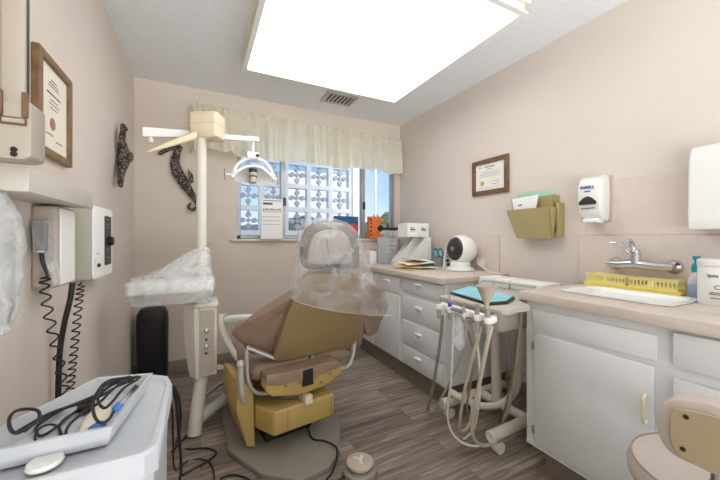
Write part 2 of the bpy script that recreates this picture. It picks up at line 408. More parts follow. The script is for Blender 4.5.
bm = BM(); prism(bm, [(LX0+.02, LY0+.02), (LX1-.02, LY0+.02), (LX1-.02, LY1-.02), (LX0+.02, LY1-.02)], 'z', LZ, LZ+.03, .006); obj('diffuser', bm, 'diffuser', t)
v = thing('ceiling_vent', 'small louvred air vent in the ceiling beside the light', 'vent', (1.16, 2.73, ZC))
bm = BM(); q = [(1.0, 2.62), (1.30, 2.62), (1.30, 2.84), (1.0, 2.84)]
for a, b in (((1.0, 2.62), (1.02, 2.84)), ((1.28, 2.62), (1.30, 2.84)), ((1.02, 2.62), (1.28, 2.64)), ((1.02, 2.82), (1.28, 2.84))): box(bm, (*a, ZC-.014), (*b, ZC), .002, 1)
obj('vent_frame', bm, 'vent', v)
obj('backing', box(BM(), (1.02, 2.64, ZC-.004), (1.28, 2.82, ZC)), 'dark', v)
for k in range(7):
    x = 1.035+k*.0375
    obj('louvre', box(BM(), (x-.009, 2.64, ZC-.012), (x+.006, 2.82, ZC-.007), 0, 1, None), 'vent', v)

# ------------------------------------------------------------------ valance
VX0, VX1, VY = -.075, 2.035, 2.985
def valance(u, vv):
    x = VX0+(VX1-VX0)*u
    env = max(0, min(1, u/.012, (1-u)/.012))
    g = 1-vv                                        # 0 top, 1 bottom
    ph = x*38+2.2*math.sin(x*5.1)+1.2*math.sin(x*11)
    amp = .018+.034*g
    y = VY+amp*(.55*math.sin(ph)+.45*math.sin(ph*2.3+1.7*math.sin(x*7))*(1-.4*g))+amp*.8*noise.noise(Vector((x*14, g*1.2, 3)))-.012*g
    if g < .12: y += .006*math.sin(x*160)
    zb = 1.865+.012*math.sin(x*9)+.010*math.sin(x*23)
    if x < .25: zb += .02
    z = 2.24+.03*(1-u)+.006*math.sin(x*60)-(2.24+.03*(1-u)-zb)*g
    y = y*env+(YB-.004)*(1-env)
    return (x, y, z)
t = solo('window_valance', sheet(BM(), valance, 260, 14, .002), 'fabric', 'gathered cream fabric valance across the top of the window', 'curtain', smooth=60)
obj('curtain_rod', cyl(BM(), (VX0, 3.03, 2.20), (VX1, 3.03, 2.20), .008), 'white', t)

# ------------------------------------------------------------------ things on the window sill
SZ = WZ0
t = thing('desk_calendar', 'white tear off calendar standing on the left of the window sill', 'calendar', (.59, 3.02, SZ))
bm = BM(); prism(bm, [(3.028, SZ), (3.008, SZ+.37), (3.014, SZ+.37), (3.075, SZ)], 'x', .50, .695); obj('page', bm, 'paper', t)
bm = BM()
def cal(x0, x1, z0, z1, d=.0012):
    a = lambda z: 3.028-(z-SZ)*.02/.37
    prism(bm, [(a(z0)-d, z0), (a(z1)-d, z1), (a(z1)+.0005, z1), (a(z0)+.0005, z0)], 'x', x0, x1)
cal(.515, .68, SZ+.35, SZ+.356); cal(.515, .60, SZ+.315, SZ+.335)
for r in range(3):
    for c in range(8): cal(.515+c*.021, .524+c*.021, SZ+.13+r*.035, SZ+.138+r*.035)
obj('printed_grid', bm, 'ink', t)
bm = BM()
for c, h in enumerate((.022, .03, .024, .03, .024, .026, .03)): cal(.515+c*.0245, .529+c*.0245, SZ+.262, SZ+.262+h*.7)
obj('red_heading', bm, 'redseal', t, 'red printed heading')
bm = BM(); cal(.513, .685, SZ+.245, SZ+.256); obj('green_line', bm, 'mint', t)
t = thing('picture_book', 'blue book with a red motif leaning in the window behind the headrest', 'book', (1.38, 3.08, SZ))
obj('cover', box(BM(), (1.235, 3.06, SZ), (1.515, 3.085, SZ+.235), .002, 1), 'bluebook', t)
obj('motif', cyl(BM(), (1.45, 3.062, SZ+.10), (1.45, 3.0575, SZ+.10), .062, None, 20), 'redbook', t)
t = thing('orange_picture_box', 'orange picture box standing at the right end of the window sill', 'box', (1.70, 3.07, SZ))
obj('box_body', box(BM(), (1.635, 3.03, SZ), (1.775, 3.09, SZ+.24), .002, 1), 'orange', t)
obj('dark_motif', cyl(BM(), (1.765, 3.032, SZ+.11), (1.765, 3.022, SZ+.11), .035, None, 16), 'dark', t)
bm = BM()
for k in range(5): box(bm, (1.642, 3.0285, SZ+.03+k*.042), (1.662, 3.031, SZ+.05+k*.042))
obj('checked_band', bm, 'dark', t)

# ------------------------------------------------------------------ framed certificates
def certificate(name, face, a0, a1, z0, z1, label, fm, pm, seal, fw, lines, sealpos, mono=False):
    """face: 'L' on the left wall, 'R' on the right wall; a0..a1 runs along y in viewer's left-to-right order"""
    wx, sg = (XL, 1) if face == 'L' else (XR, -1)
    t = thing(name, label, 'certificate', (wx, (a0+a1)/2, z0))
    y0, y1 = min(a0, a1), max(a0, a1); D = .022
    bm = BM()
    for A, B_ in (((y0, z0), (y0+fw, z1)), ((y1-fw, z0), (y1, z1)), ((y0+fw, z0), (y1-fw, z0+fw)), ((y0+fw, z1-fw), (y1-fw, z1))):
        box(bm, (wx, A[0], A[1]), (wx+sg*D, B_[0], B_[1]), .003, 1)
    obj('frame', bm, fm, t)
    obj('certificate_paper', box(BM(), (wx, y0+fw, z0+fw), (wx+sg*.01, y1-fw, z1-fw)), pm, t)
    L = lambda f: a0+(a1-a0)*f; Zf = lambda f: z0+(z1-z0)*f
    bm = BM()
    for (u0, u1, v, h) in lines: box(bm, (wx+sg*.0095, L(u0), Zf(v)-h/2), (wx+sg*.0108, L(u1), Zf(v)+h/2))
    obj('printed_lines', bm, 'ink', t)
    c = (wx+sg*.0095, L(sealpos[0]), Zf(sealpos[1])); e = (wx+sg*.0115, c[1], c[2])
    obj('seal', cyl(BM(), c, e, sealpos[2], None, 20), seal, t)
    bm = BM(); box(bm, (wx+sg*.012, y0+fw, z0+fw), (wx+sg*.0135, y1-fw, z1-fw)); obj('glazing', bm, 'glass', t)
    return t
certificate('framed_certificate', 'L', 1.355, 1.645, 1.430, 1.772, 'tall brown framed certificate with a red seal on the left wall', 'framel', 'cert', 'redseal', .027,
    [(.42, .58, .80, .004), (.36, .64, .765, .004), (.34, .66, .735, .003), (.30, .70, .66, .006), (.40, .62, .60, .003), (.36, .66, .56, .003), (.40, .60, .52, .003), (.28, .48, .24, .004), (.56, .76, .20, .004)], (.46, .36, .022))
certificate('framed_certificate', 'R', 1.985, 1.632, 1.497, 1.782, 'small brown framed certificate with a gold seal on the right wall', 'frame', 'certw', 'goldseal', .036,
    [(.36, .64, .78, .008), (.42, .58, .72, .004), (.25, .75, .64, .003), (.22, .78, .58, .003), (.22, .76, .52, .003), (.55, .76, .36, .003), (.55, .76, .28, .003), (.16, .84, .83, .0015), (.16, .84, .2, .0015), (.2, .25, .79, .008)], (.29, .33, .021))

# ------------------------------------------------------------------ seahorses
def seahorse(label, P, nrm, path, prof, fin, snout, tail):
    c = P(*path[len(path)//2]); base = P(*path[-1])
    t = thing('seahorse_sculpture', label, 'wall sculpture', base)
    pts = [P(*p) for p in path]
    k = 8; sp = spline(pts, k); n = len(sp)-1
    def rad(u):
        x = u*(len(prof)-1); i = min(int(x), len(prof)-2); return (prof[i]*(1-(x-i))+prof[i+1]*(x-i))*(1+.10*math.sin(u*150))
    bm = tube(BM(), pts, rad, 14, 14); q0 = sum(pts, Vector())/len(pts)
    for v in bm.verts: v.co -= nrm*((v.co-q0).dot(nrm)*.5)
    obj('body', bm, 'scales', t)
    obj('snout', tube(BM(), [P(*p) for p in snout], lambda u: .022-.008*u, 10), 'scales', t)
    bm = BM(); A = [P(*p)-nrm*.006 for p in fin]; B = [P(*p)+nrm*.006 for p in fin]
    loft(bm, [A, B]); obj('fin', bm, 'scales', t)
    if tail: obj('curled_tail', tube(BM(), [P(*p) for p in tail], lambda u: .017-.008*u, 10), 'scales', t)
    return t
seahorse('beaded dark seahorse sculpture on the back wall behind the light pole', lambda x, y: onY(x, y, 3.074), Vector((0, 1, 0)),
    [(180, 146), (177, 153), (175, 163), (178, 173), (184, 183), (191, 193), (196, 201)], [.024, .026, .036, .046, .04, .03, .02],
    [(188, 168), (193, 175), (194, 182), (189, 184)], [(181, 146.5), (172, 147.5), (165, 150.5), (159, 154)], [(196, 201), (197, 207), (192, 210), (188.5, 206.5), (191, 203)])
seahorse('beaded dark seahorse sculpture on the left wall near the corner', lambda x, y: onX(x, y, XL+.036), Vector((1, 0, 0)),
    [(124, 129), (122.3, 138), (123, 148), (124.2, 157), (122.5, 166), (121, 175), (120.3, 186)], [.022, .036, .05, .062, .045, .034, .027],
    [(127, 149), (132.5, 154), (132.5, 160), (127, 165)], [(124, 129), (123.4, 127), (122.8, 125)], None)

# ================================================================== RIGHT WALL THINGS
# wall pocket
t = thing('wall_file_pocket', 'olive two tier wall file pocket on the right wall', 'file holder', (XR, 1.42, 1.15))
pz0, pz1 = 1.15, 1.34
PY0, PY1 = 1.243, 1.555
def pocket(x0, d0, d1, z0, z1, y0, y1, tp=.03):
    """open pocket whose front leans out from d0 at the bottom to d1 at the top, ends tapering by tp"""
    bm = BM(); w = .004
    def quad(a, b, c, d, th): loft(bm, [[a, b, c, d], [Vector(p)+Vector(th) for p in (a, b, c, d)]])
    X = lambda d: x0-d
    fb0, fb1, ft0, ft1 = (X(d0), y0+tp*.35, z0), (X(d0), y1-tp, z0), (X(d1), y0, z1), (X(d1), y1, z1)
    quad(fb0, fb1, ft1, ft0, (w, 0, 0))
    bb0, bb1, bt0, bt1 = (x0, y0+tp*.35, z0), (x0, y1-tp, z0), (x0, y0, z1), (x0, y1, z1)
    quad(fb0, bb0, bt0, ft0, (0, w, 0)); quad(fb1, bb1, bt1, ft1, (0, -w, 0)); quad(fb0, fb1, bb1, bb0, (0, 0, w)); quad(bb0, bb1, bt1, bt0, (-w, 0, 0))
    return bm
obj('rear_pocket', pocket(XR, .035, .07, 1.19, 1.425, PY0+.02, PY1+.01, .02), 'olive', t)
obj('front_pocket', pocket(XR-.06, .025, .075, 1.148, 1.345, PY0, PY1, .05), 'olive', t)
obj('bracket', box(BM(), (XR-.06, PY0-.012, 1.16), (XR, PY0+.006, 1.375), .003), 'olive', t)
solo('file_folder', box(BM(), (XR-.034, 1.285, 1.23), (XR-.028, 1.545, 1.462), .001, 1), 'mint', 'mint green folder sticking out of the rear wall pocket', 'folder')
t = thing('paper_envelope', 'white envelope standing in the front wall pocket', 'envelope', (XR-.1, 1.5, 1.16))
obj('envelope_body', prism(BM(), [(1.38, 1.22), (1.50, 1.21), (1.54, 1.425), (1.345, 1.435)], 'x', XR-.095, XR-.09), 'paper', t)
obj('printed_mark', box(BM(), (XR-.0965, 1.46, 1.372), (XR-.0945, 1.49, 1.381)), 'ink', t)
# soap dispenser
t = thing('sanitizer_dispenser', 'light grey wall sanitizer dispenser with a blue logo above the backsplash', 'dispenser', (XR, 1.03, 1.235))
bm = BM()
sec = []
for z, d, w0 in ((1.250, .050, .050), (1.262, .075, .056), (1.30, .098, .062), (1.38, .108, .064), (1.45, .104, .063), (1.485, .090, .060), (1.502, .060, .054)):
    sec.append([Vector((XR-.008-(d*(.5+.5*p[0])), 1.032+p[1]*w0/.5*.5, z)) for p in [(a*2, b) for a, b in rrect(0, 0, 1, 2, .22, 4)]])
loft(bm, sec); obj('housing', bm, 'white2', t)
obj('push_bar', box(BM(), (XR-.10, .99, 1.238), (XR-.03, 1.072, 1.262), .009, 3), 'white', t)
obj('backplate', box(BM(), (XR-.012, .965, 1.24), (XR, 1.10, 1.505), .004), 'greige', t)
bm = BM(); yy, zz = 1.036, 1.362
prism(bm, [(yy-.043, zz-.022), (yy+.043, zz-.022), (yy+.046, zz-.008), (yy+.022, zz+.016), (yy+.006, zz+.024), (yy-.006, zz+.024), (yy-.022, zz+.016), (yy-.046, zz-.008)], 'x', XR-.119, XR-.112, .002)
obj('sight_window', bm, 'dark', t, 'dark grey sight window')
text('logo_text', 'PURELL', .022, facing((XR-.1152, 1.037, 1.437), *NEGX), 'blueink', t, .002)
bm = BM(); box(bm, (XR-.1165, 1.022, 1.412), (XR-.112, 1.052, 1.417)); obj('small_print', bm, 'blueink', t)
bm = BM(); box(bm, (XR-.1175, 1.00, 1.318), (XR-.104, 1.07, 1.321)); obj('caption_line', bm, 'ink', t)
# towel dispenser
t = thing('paper_towel_dispenser', 'white paper towel dispenser on the wall above the sink', 'dispenser', (XR, .46, 1.19))
bm = BM(); prism(bm, [(XR, 1.215), (XR-.118, 1.205), (XR-.125, 1.235), (XR-.115, 1.50), (XR-.09, 1.56), (XR, 1.565)], 'y', .30, .622, .012, 3); obj('housing', bm, 'white', t)
obj('exit_slot', box(BM(), (XR-.105, .31, 1.195), (XR-.006, .612, 1.212), .004), 'dark', t)
obj('lower_lip', box(BM(), (XR-.122, .305, 1.19), (XR-.10, .618, 1.222), .006), 'white2', t)

# ================================================================== CABINETS
CX = 1.47
def hinge(bm, y, z): box(bm, (CX-.024, y-.006, z-.018), (CX-.016, y+.006, z+.018), .002)
t = thing('sink_cabinet', 'white base cabinet with cream handle under the sink', 'cabinet', (1.77, .4, 0))
bm = BM(); box(bm, (CX, -.4, .13), (XR-.018, 1.06, .70)); 
# upper carcass around the basin
box(bm, (CX, -.4, .70), (1.50, 1.06, .842)); box(bm, (1.96, -.4, .70), (XR-.018, 1.06, .842)); box(bm, (1.50, 1.035, .70), (1.96, 1.06, .842)); box(bm, (1.50, -.4, .70), (1.96, .30, .842))
obj('body', bm, 'cab', t)
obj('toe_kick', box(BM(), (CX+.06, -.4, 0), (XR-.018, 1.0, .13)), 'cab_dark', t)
d = obj('door', box(BM(), (CX-.018, .553, .163), (CX-.001, 1.008, .690), .003), 'cab', t)
obj('door_handle', tube(BM(), [(CX-.018, .572, .583), (CX-.036, .572, .580), (CX-.042, .572, .565), (CX-.042, .572, .505), (CX-.036, .572, .488), (CX-.018, .572, .485)], .006, 8, 4), 'pull', d, 'cream pull handle')
for z in (.22, .63): 
    bm = BM(); hinge(bm, 1.013, z); obj('hinge', bm, 'steel', d)
obj('false_front', box(BM(), (CX-.010, .545, .710), (CX-.001, 1.02, .805), .003), 'cab', t)
for z0, z1 in ((.712, .83), (.40, .672), (.163, .36)):
    dr = obj('drawer', box(BM(), (CX-.018, .06, z0), (CX-.001, .499, z1), .003), 'cab', t)
    obj('drawer_pull', tube(BM(), [(CX-.018, .32, (z0+z1)/2), (CX-.045, .31, (z0+z1)/2), (CX-.045, .25, (z0+z1)/2), (CX-.018, .24, (z0+z1)/2)], .006, 8, 4), 'pull', dr)
bm = BM()
for y in (.497, .555): pass
obj('cabinet_lip', box(BM(), (CX-.004, .52, .13), (CX, 1.06, .142)), 'cab', t)
# sink worktop with hole
SX0, SX1, SYa, SYb = 1.63, 1.92, .575, .985
CT0, CT1 = .842, .885
t = thing('sink_worktop', 'pinkish laminate worktop around the white sink', 'worktop', (1.75, .4, CT0))
bm = BM(); fx = CX-.03
box(bm, (fx, -.4, CT0), (SX0, 1.085, CT1), .004); box(bm, (SX1, -.4, CT0), (XR-.017, 1.085, CT1), .004)
box(bm, (SX0, SYb, CT0), (SX1, 1.085, CT1)); box(bm, (SX0, -.4, CT0), (SX1, SYa, CT1))
obj('slab', bm, 'laminate', t)
t = thing('sink', 'white rectangular basin set into the pinkish worktop', 'sink', ((SX0+SX1)/2, (SYa+SYb)/2, .70))
def rr3(w, h, r, z, cx=(SX0+SX1)/2, cy=(SYa+SYb)/2): return [Vector((p[0], p[1], z)) for p in rrect(cx, cy, w, h, r)]
W_, H_ = SX1-SX0, SYb-SYa
bm = BM(); loft(bm, [rr3(W_-.012, H_-.012, .045, .715), rr3(W_+.03, H_+.03, .05, CT1+.001), rr3(W_+.026, H_+.026, .05, CT1+.007), rr3(W_-.02, H_-.02, .05, CT1+.005), rr3(W_-.05, H_-.05, .05, CT1-.015), rr3(W_-.08, H_-.08, .05, .75), rr3(W_-.16, H_-.16, .05, .735)])
for f in bm.faces: pass
obj('basin', bm, 'porcelain', t)
bm = BM(); A = rr3(W_+.036, H_+.036, .052, CT1+.0005); B2 = rr3(W_+.036, H_+.036, .052, CT1+.004); Cc = rr3(W_+.024, H_+.024, .05, CT1+.004); D = rr3(W_+.024, H_+.024, .05, CT1+.0005)
R = [[bm.verts.new(p) for p in s] for s in (A, B2, Cc, D)]
for i in range(4): bridge(bm, R[i], R[(i+1) % 4])
obj('rim_band', bm, 'steel', t)
obj('drain', lathe(BM(), [(.032, 0), (.032, .004), (.02, .005), (.018, .002), (.002, .002)], ((SX0+SX1)/2, .78, .7355)), 'steel', t)
# faucet on the backsplash
t = thing('wall_faucet', 'chrome wall mounted faucet with lever above the sink', 'faucet', (XR-.016, .82, 1.0))
wx = XR-.016
for y in (.942, .70):
    obj('escutcheon', lathe(BM(), [(.036, 0), (.034, .008), (.022, .02), (.017, .026), (.017, .05)], (wx, y, 1.012), axis=(-1, 0, 0)), 'chrome', t)
bm = BM(); tube(bm, [(wx-.055, .955, 1.012), (wx-.058, .90, 1.012), (wx-.06, .83, 1.018), (wx-.058, .76, 1.012), (wx-.055, .685, 1.012)], lambda u: .016+.008*math.sin(u*PI), 12); obj('mixer_body', bm, 'chrome', t)
bm = BM(); cyl(bm, (wx-.062, .828, 1.02), (wx-.062, .828, 1.075), .024, .02, 16); ball(bm, (wx-.062, .828, 1.078), .022); obj('valve_dome', bm, 'chrome', t)
bm = BM(); tube(bm, [(wx-.062, .832, 1.075), (wx-.07, .838, 1.11), (wx-.085, .84, 1.135), (wx-.11, .84, 1.14), (wx-.125, .84, 1.128)], lambda u: .012-.001*u, 12); obj('spout', bm, 'chrome', t)
bm = BM(); tube(bm, [(wx-.07, .85, 1.07), (wx-.075, .875, 1.10), (wx-.078, .90, 1.122), (wx-.08, .935, 1.128)], lambda u: .006-.0015*u, 8); obj('lever', bm, 'chrome', t)
# drying rack with baskets
t = thing('drying_rack', 'yellow plastic tray holding two baskets behind the sink', 'tray', (1.955, .72, CT1))
KX0, KX1 = 1.955, 2.045
obj('tray_base', box(BM(), (KX0-.008, .645, CT1+.001), (KX1, 1.045, CT1+.014), .003), 'yellow', t)
bm = BM(); box(bm, (KX0-.010, .642, CT1+.001), (KX0-.005, 1.049, CT1+.022), .001, 1); obj('tray_lip', bm, 'yellow', t)
def basket(y0, y1, lab):
    z0, z1 = CT1+.015, CT1+.07
    b = thing('slotted_basket', lab, 'basket', ((KX0+KX1)/2, (y0+y1)/2, z0), 0, 'yellow slotted baskets')
    bm = BM(); w = .004; x0, x1 = KX0, KX1-.012
    box(bm, (x0, y0, z0), (x1, y1, z0+.006))
    for za, zb in ((z0+.006, z0+.016), (z1-.014, z1)):
        box(bm, (x0, y0, za), (x0+w, y1, zb)); box(bm, (x1-w, y0, za), (x1, y1, zb)); box(bm, (x0+w, y0, za), (x1-w, y0+w, zb)); box(bm, (x0+w, y1-w, za), (x1-w, y1, zb))
    n = 12
    for k in range(n+1):
        y = y0+(y1-y0-.006)*k/n
        if k == n//2: 
            box(bm, (x0, y-.006, z0+.016), (x0+w, y+.014, z1-.014))
        else: box(bm, (x0, y, z0+.016), (x0+w, y+.0045, z1-.014))
        box(bm, (x1-w, y, z0+.016), (x1, y+.0045, z1-.014))
    for k in range(4):
        x = x0+(x1-x0-.006)*k/3
        for yy in (y0, y1-w): box(bm, (x, yy, z0+.016), (x+.006, yy+w, z1-.014))
    box(bm, (x0-.006, y0-.006, z1-.004), (x0, y1+.006, z1)); box(bm, (x1, y0-.006, z1-.004), (x1+.006, y1+.006, z1))
    obj('basket_body', bm, 'yellowp', b)
basket(.855, 1.04, 'pale yellow slotted basket at the far end of the yellow tray')
basket(.655, .842, 'pale yellow slotted basket nearest the teal pump bottle')
t = thing('pump_bottle', 'clear blue pump bottle with teal top beside the white tub', 'bottle', (1.985, .602, CT1))
pb = (1.985, .602, CT1)
obj('bottle_body', lathe(BM(), [(.026, 0), (.029, .006), (.029, .075), (.026, .095), (.014, .11), (.012, .12)], pb, 20), 'clear', t)
obj('liquid', lathe(BM(), [(.024, .002), (.0265, .006), (.0265, .06), (.0262, .06)], pb, 20), 'blue', t, 'blue liquid')
obj('pump', lathe(BM(), [(.016, .115), (.017, .135), (.014, .15), (.008, .155), (.008, .17), (.013, .172), (.013, .186), (.004, .188)], pb, 16), 'teal', t, 'teal pump top')
t = thing('wipes_tub', 'tall white tub of wipes at the right edge of the worktop', 'tub', (1.865, .495, CT1))
tb = (1.865, .495, CT1)
obj('tub_body', lathe(BM(), [(.062, 0), (.066, .006), (.066, .15), (.064, .154)], tb, 32), 'white', t)
obj('lid', lathe(BM(), [(.067, .155), (.068, .16), (.068, .176), (.064, .182), (.02, .184)], tb, 32), 'white2', t)
def on_tub(s, size, ang, z, nm, m):
    a = math.radians(ang); n = Vector((math.cos(a), math.sin(a), 0)); r = Vector((-n.y, n.x, 0))
    text(nm, s, size, facing(Vector(tb)+n*.0664+Vector((0, 0, z)), r, (0, 0, 1)), m, t, .001)
on_tub('ipes', .02, 176, .12, 'label_text', 'ink')
bm = BM(); a = math.radians(190); n = Vector((math.cos(a), math.sin(a), 0)); pc = Vector(tb)+n*.0655+Vector((0, 0, .075)); r = Vector((-n.y, n.x, 0))
loop = [pc+r*(.012*math.cos(k*PI/10))+Vector((0, 0, .007*math.sin(k*PI/10))) for k in range(21)]
tube(bm, loop, .0012, 6, 1, False); obj('oval_mark', bm, 'ink', t)
bm = BM()
for k, (z, a) in enumerate(((.052, 186), (.045, 184), (.03, 188))):
    a = math.radians(a); n = Vector((math.cos(a), math.sin(a), 0)); r = Vector((-n.y, n.x, 0)); c = Vector(tb)+n*.066+Vector((0, 0, z))
    loft(bm, [[c-r*.02-n*.003, c+r*.02-n*.003, c+r*.02+n*.0006, c-r*.02+n*.0006], [p+Vector((0, 0, .003)) for p in (c-r*.02-n*.003, c+r*.02-n*.003, c+r*.02+n*.0006, c-r*.02+n*.0006)]])
obj('label_lines', bm, 'ink', t)

# back cabinet
BX = 1.45
BY0, BY1 = 1.635, YB-.014
t = thing('drawer_cabinet', 'white drawer cabinet in the far right corner under the window', 'cabinet', (1.76, 2.36, 0))
bm = BM(); box(bm, (BX, BY0, .155), (XR-.014, BY1, .842)); obj('body', bm, 'cab', t)
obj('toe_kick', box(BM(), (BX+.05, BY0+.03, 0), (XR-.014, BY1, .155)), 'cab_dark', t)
def bail(p, par):
    x, y, z = p; bm = BM()
    box(bm, (x-.024, y-.036, z+.006), (x, y+.036, z+.02), .004)
    tube(bm, [(x-.004, y-.034, z+.01), (x-.012, y-.034, z-.012), (x-.014, y-.026, z-.022), (x-.014, y+.026, z-.022), (x-.012, y+.034, z-.012), (x-.004, y+.034, z+.01)], .0026, 6, 3)
    obj('drawer_pull', bm, 'white', par)
for z0, z1 in ((.728, .832), (.528, .690), (.324, .504), (.165, .303)):
    dr = obj('drawer', box(BM(), (BX-.010, 1.655, z0), (BX-.001, 2.115, z1), .003), 'cab', t); bail((BX-.010, 1.905, (z0+z1)/2+.012), dr)
dr = obj('drawer', box(BM(), (BX-.010, 2.165, .70), (BX-.001, 2.56, .832), .003), 'cab', t); bail((BX-.010, 2.345, .775), dr)
dr = obj('drawer', box(BM(), (BX-.010, 2.61, .70), (BX-.001, 3.03, .832), .003), 'cab', t); bail((BX-.010, 2.82, .775), dr)
for a, b in ((2.165, 2.56), (2.61, 3.03)):
    dd = obj('door', box(BM(), (BX-.010, a, .17), (BX-.001, b, .675), .003), 'cab', t)
    bail((BX-.010, b-.06, .63), dd)
CB0, CB1 = .842, .884
bm = BM(); prism(bm, [(BX-.035, BY1), (BX-.035, BY0+.02), (BX-.015, BY0-.012), (XR-.014, BY0-.012), (XR-.014, BY1)], 'z', CB0, CB1, .004)
solo('counter_worktop', bm, 'laminate', 'pinkish laminate worktop on the far drawer cabinet', 'worktop')

# ------------------------------------------------------------------ things on the far counter
def P2(x, y, Yv): return onY(x, y, Yv)
Z0 = CB1
t = thing('drawer_organizer', 'clear three drawer plastic organizer on the far counter', 'organizer', (1.755, 2.87, Z0))
ox0, ox1, oy0, oy1 = 1.69, 1.82, 2.78, 2.96
bm = BM(); box(bm, (ox0, oy0, Z0), (ox1, oy1, Z0+.006)); box(bm, (ox0, oy0, Z0), (ox0+.004, oy1, Z0+.27)); box(bm, (ox1-.004, oy0, Z0), (ox1, oy1, Z0+.27)); box(bm, (ox0, oy0, Z0+.266), (ox1, oy1, Z0+.27))
box(bm, (ox0, oy1-.004, Z0), (ox1, oy1, Z0+.27)); obj('case', bm, 'clear', t)
for z0, z1 in ((.008, .10), (.104, .182), (.186, .262)):
    dr = obj('drawer', box(BM(), (ox0+.006, oy0-.006, Z0+z0), (ox1-.006, oy1-.01, Z0+z1), .004), 'clear', t)
    obj('drawer_knob', ball(BM(), ((ox0+ox1)/2, oy0-.012, Z0+(z0+z1)/2), (.014, .008, .008)), 'grey', dr)
solo('black_hole_punch', box(BM(), (1.70, 2.775, Z0+.345), (1.93, 2.87, Z0+.372), .008, 3), 'dark', 'long flat black case lying on the plastic bag', 'case')
bm = BM(); box(bm, (1.68, 2.765, Z0+.272), (1.86, 2.92, Z0+.344), .03, 3); bmesh.ops.subdivide_edges(bm, edges=bm.edges[:], cuts=2, use_grid_fill=True)
for v in bm.verts:
    if v.co.z < Z0+.338 and v.co.z > Z0+.276: v.co += wob(v.co, 22, .012)
solo('plastic_bag', bm, 'film2', 'crumpled clear plastic bag on top of the drawer organizer', 'bag')
def magfile(x0, x1, y0, y1, lab, flip):
    h = .255
    f = thing('magazine_file', lab, 'magazine file', ((x0+x1)/2, (y0+y1)/2, Z0), 0, 'white magazine files')
    prof = [(y0, Z0), (y1, Z0), (y1, Z0+h), (y1-.06, Z0+h), (y0, Z0+.10)]
    bm = BM(); prism(bm, prof, 'x', x0, x0+.004); prism(bm, prof, 'x', x1-.004, x1); box(bm, (x0, y0, Z0), (x1, y1, Z0+.004)); box(bm, (x0, y1-.004, Z0), (x1, y1, Z0+h)); box(bm, (x0, y0, Z0), (x1, y0+.004, Z0+.10))
    obj('file_body', bm, 'white', f); return f
# files stand with their sloped sides towards the room
def magfile2(a, lab):
    a = Vector(a); f = thing('magazine_file', lab, 'magazine file', a, math.radians(-8), 'white magazine files')
    W, Dp, h = .27, .075, .272
    prof = [(0, 0), (W, 0), (W, h), (W-.06, h), (0, .04)]
    bm = BM(); prism(bm, prof, 'y', 0, .004); prism(bm, prof, 'y', Dp-.004, Dp); box(bm, (0, 0, 0), (W, Dp, .004)); box(bm, (W-.004, 0, 0), (W, Dp, h)); box(bm, (0, 0, 0), (.004, Dp, .04))
    obj('file_body', bm, 'white', f)
    bm = BM()
    for k in range(6): box(bm, (W-.03, -.001, .04+k*.034), (W-.022, .001, .048+k*.034))
    obj('punched_holes', bm, 'grey', f); return f
magfile2((1.735, 2.49, Z0), 'white magazine file in front, its slope facing the room')
magfile2((1.675, 2.60, Z0), 'white magazine file behind, half hidden by the front one')
for k, (x, lab) in enumerate(((1.80, 'white glove box on the left atop the magazine files'), (1.927, 'white glove box on the right atop the magazine files'))):
    g = thing('glove_box', lab, 'box', (x, 2.55, Z0+.2735), 0, 'white boxes on the magazine files')
    obj('carton', box(BM(), (x-.062, 2.475, Z0+.2735), (x+.062, 2.64, Z0+.405), .002, 1), 'paper', g)
    bm = BM(); box(bm, (x-.03, 2.4735, Z0+.358), (x+.002, 2.476, Z0+.364)); box(bm, (x-.03, 2.4735, Z0+.338), (x+.025, 2.476, Z0+.352)); box(bm, (x-.03, 2.4735, Z0+.328), (x+.04, 2.476, Z0+.331)); obj('printed_lines', bm, 'ink', g)
solo('tissue_carton', box(BM(), (1.525, 2.82, Z0), (1.60, 2.95, Z0+.13), .004), 'white', 'small white carton left of the drawer organizer', 'box')
# envelopes
ev = [(1.63, 2.24, 12, 0), (1.69, 2.22, -20, 1), (1.62, 2.30, 30, 2), (1.71, 2.27, 5, 3), (1.66, 2.23, -8, 4), (1.69, 2.26, 22, 5)]
for k, (x, y, a, i) in enumerate(ev):
    bm = BM(); hx, hy = .13, .09
    mtx = Matrix.Translation((x, y, Z0+.004+i*.013)) @ Matrix.Rotation(math.radians(a), 4, 'Z') @ Matrix.Rotation(math.radians((0, 2, -3, 4, -4, 7)[k]), 4, 'Y') @ Matrix.Rotation(math.radians((0, 1, 3, -3, 5, 3)[k]), 4, 'X')
    box(bm, (-hx, -hy, 0), (hx, hy, .005), .002, 1, mtx)
    solo('manila_envelope', bm, 'manila' if k % 3 != 1 else 'cert', ['lowest manila envelope of the loose pile on the counter', 'pale envelope second from the bottom of the loose pile', 'manila envelope third from the bottom of the loose pile', 'manila envelope in the middle of the loose pile', 'pale envelope near the top of the loose pile', 'topmost manila envelope of the loose pile on the counter'][k], 'envelope', 'loose envelope pile')
t = thing('scissors', 'teal handled scissors in a cup beside the white fan', 'scissors', (1.955, 2.30, Z0))
for dx in (-.03, .03):
    c = Vector((1.955+dx, 2.30, Z0+.125)); bm = BM(); tube(bm, [c+Vector((.028*math.cos(k*PI/6), .008*math.sin(k*PI/6), .04*math.sin(k*PI/6))) for k in range(13)], .008, 8, 2); obj('handle', bm, 'teal', t)
obj('blade', box(BM(), (1.94, 2.295, Z0+.01), (1.97, 2.305, Z0+.10)), 'steel', t)
solo('pen_cup', lathe(BM(), [(.04, .0), (.046, .085), (.043, .085), (.038, .004), (.001, .004)], (1.955, 2.30, Z0)), 'grey', 'small grey cup holding teal scissors', 'cup')
bm = BM(); box(bm, (1.82, 2.37, Z0), (2.0, 2.44, Z0+.06), .02, 3)
for v in bm.verts: v.co += wob(v.co, 14, .006)
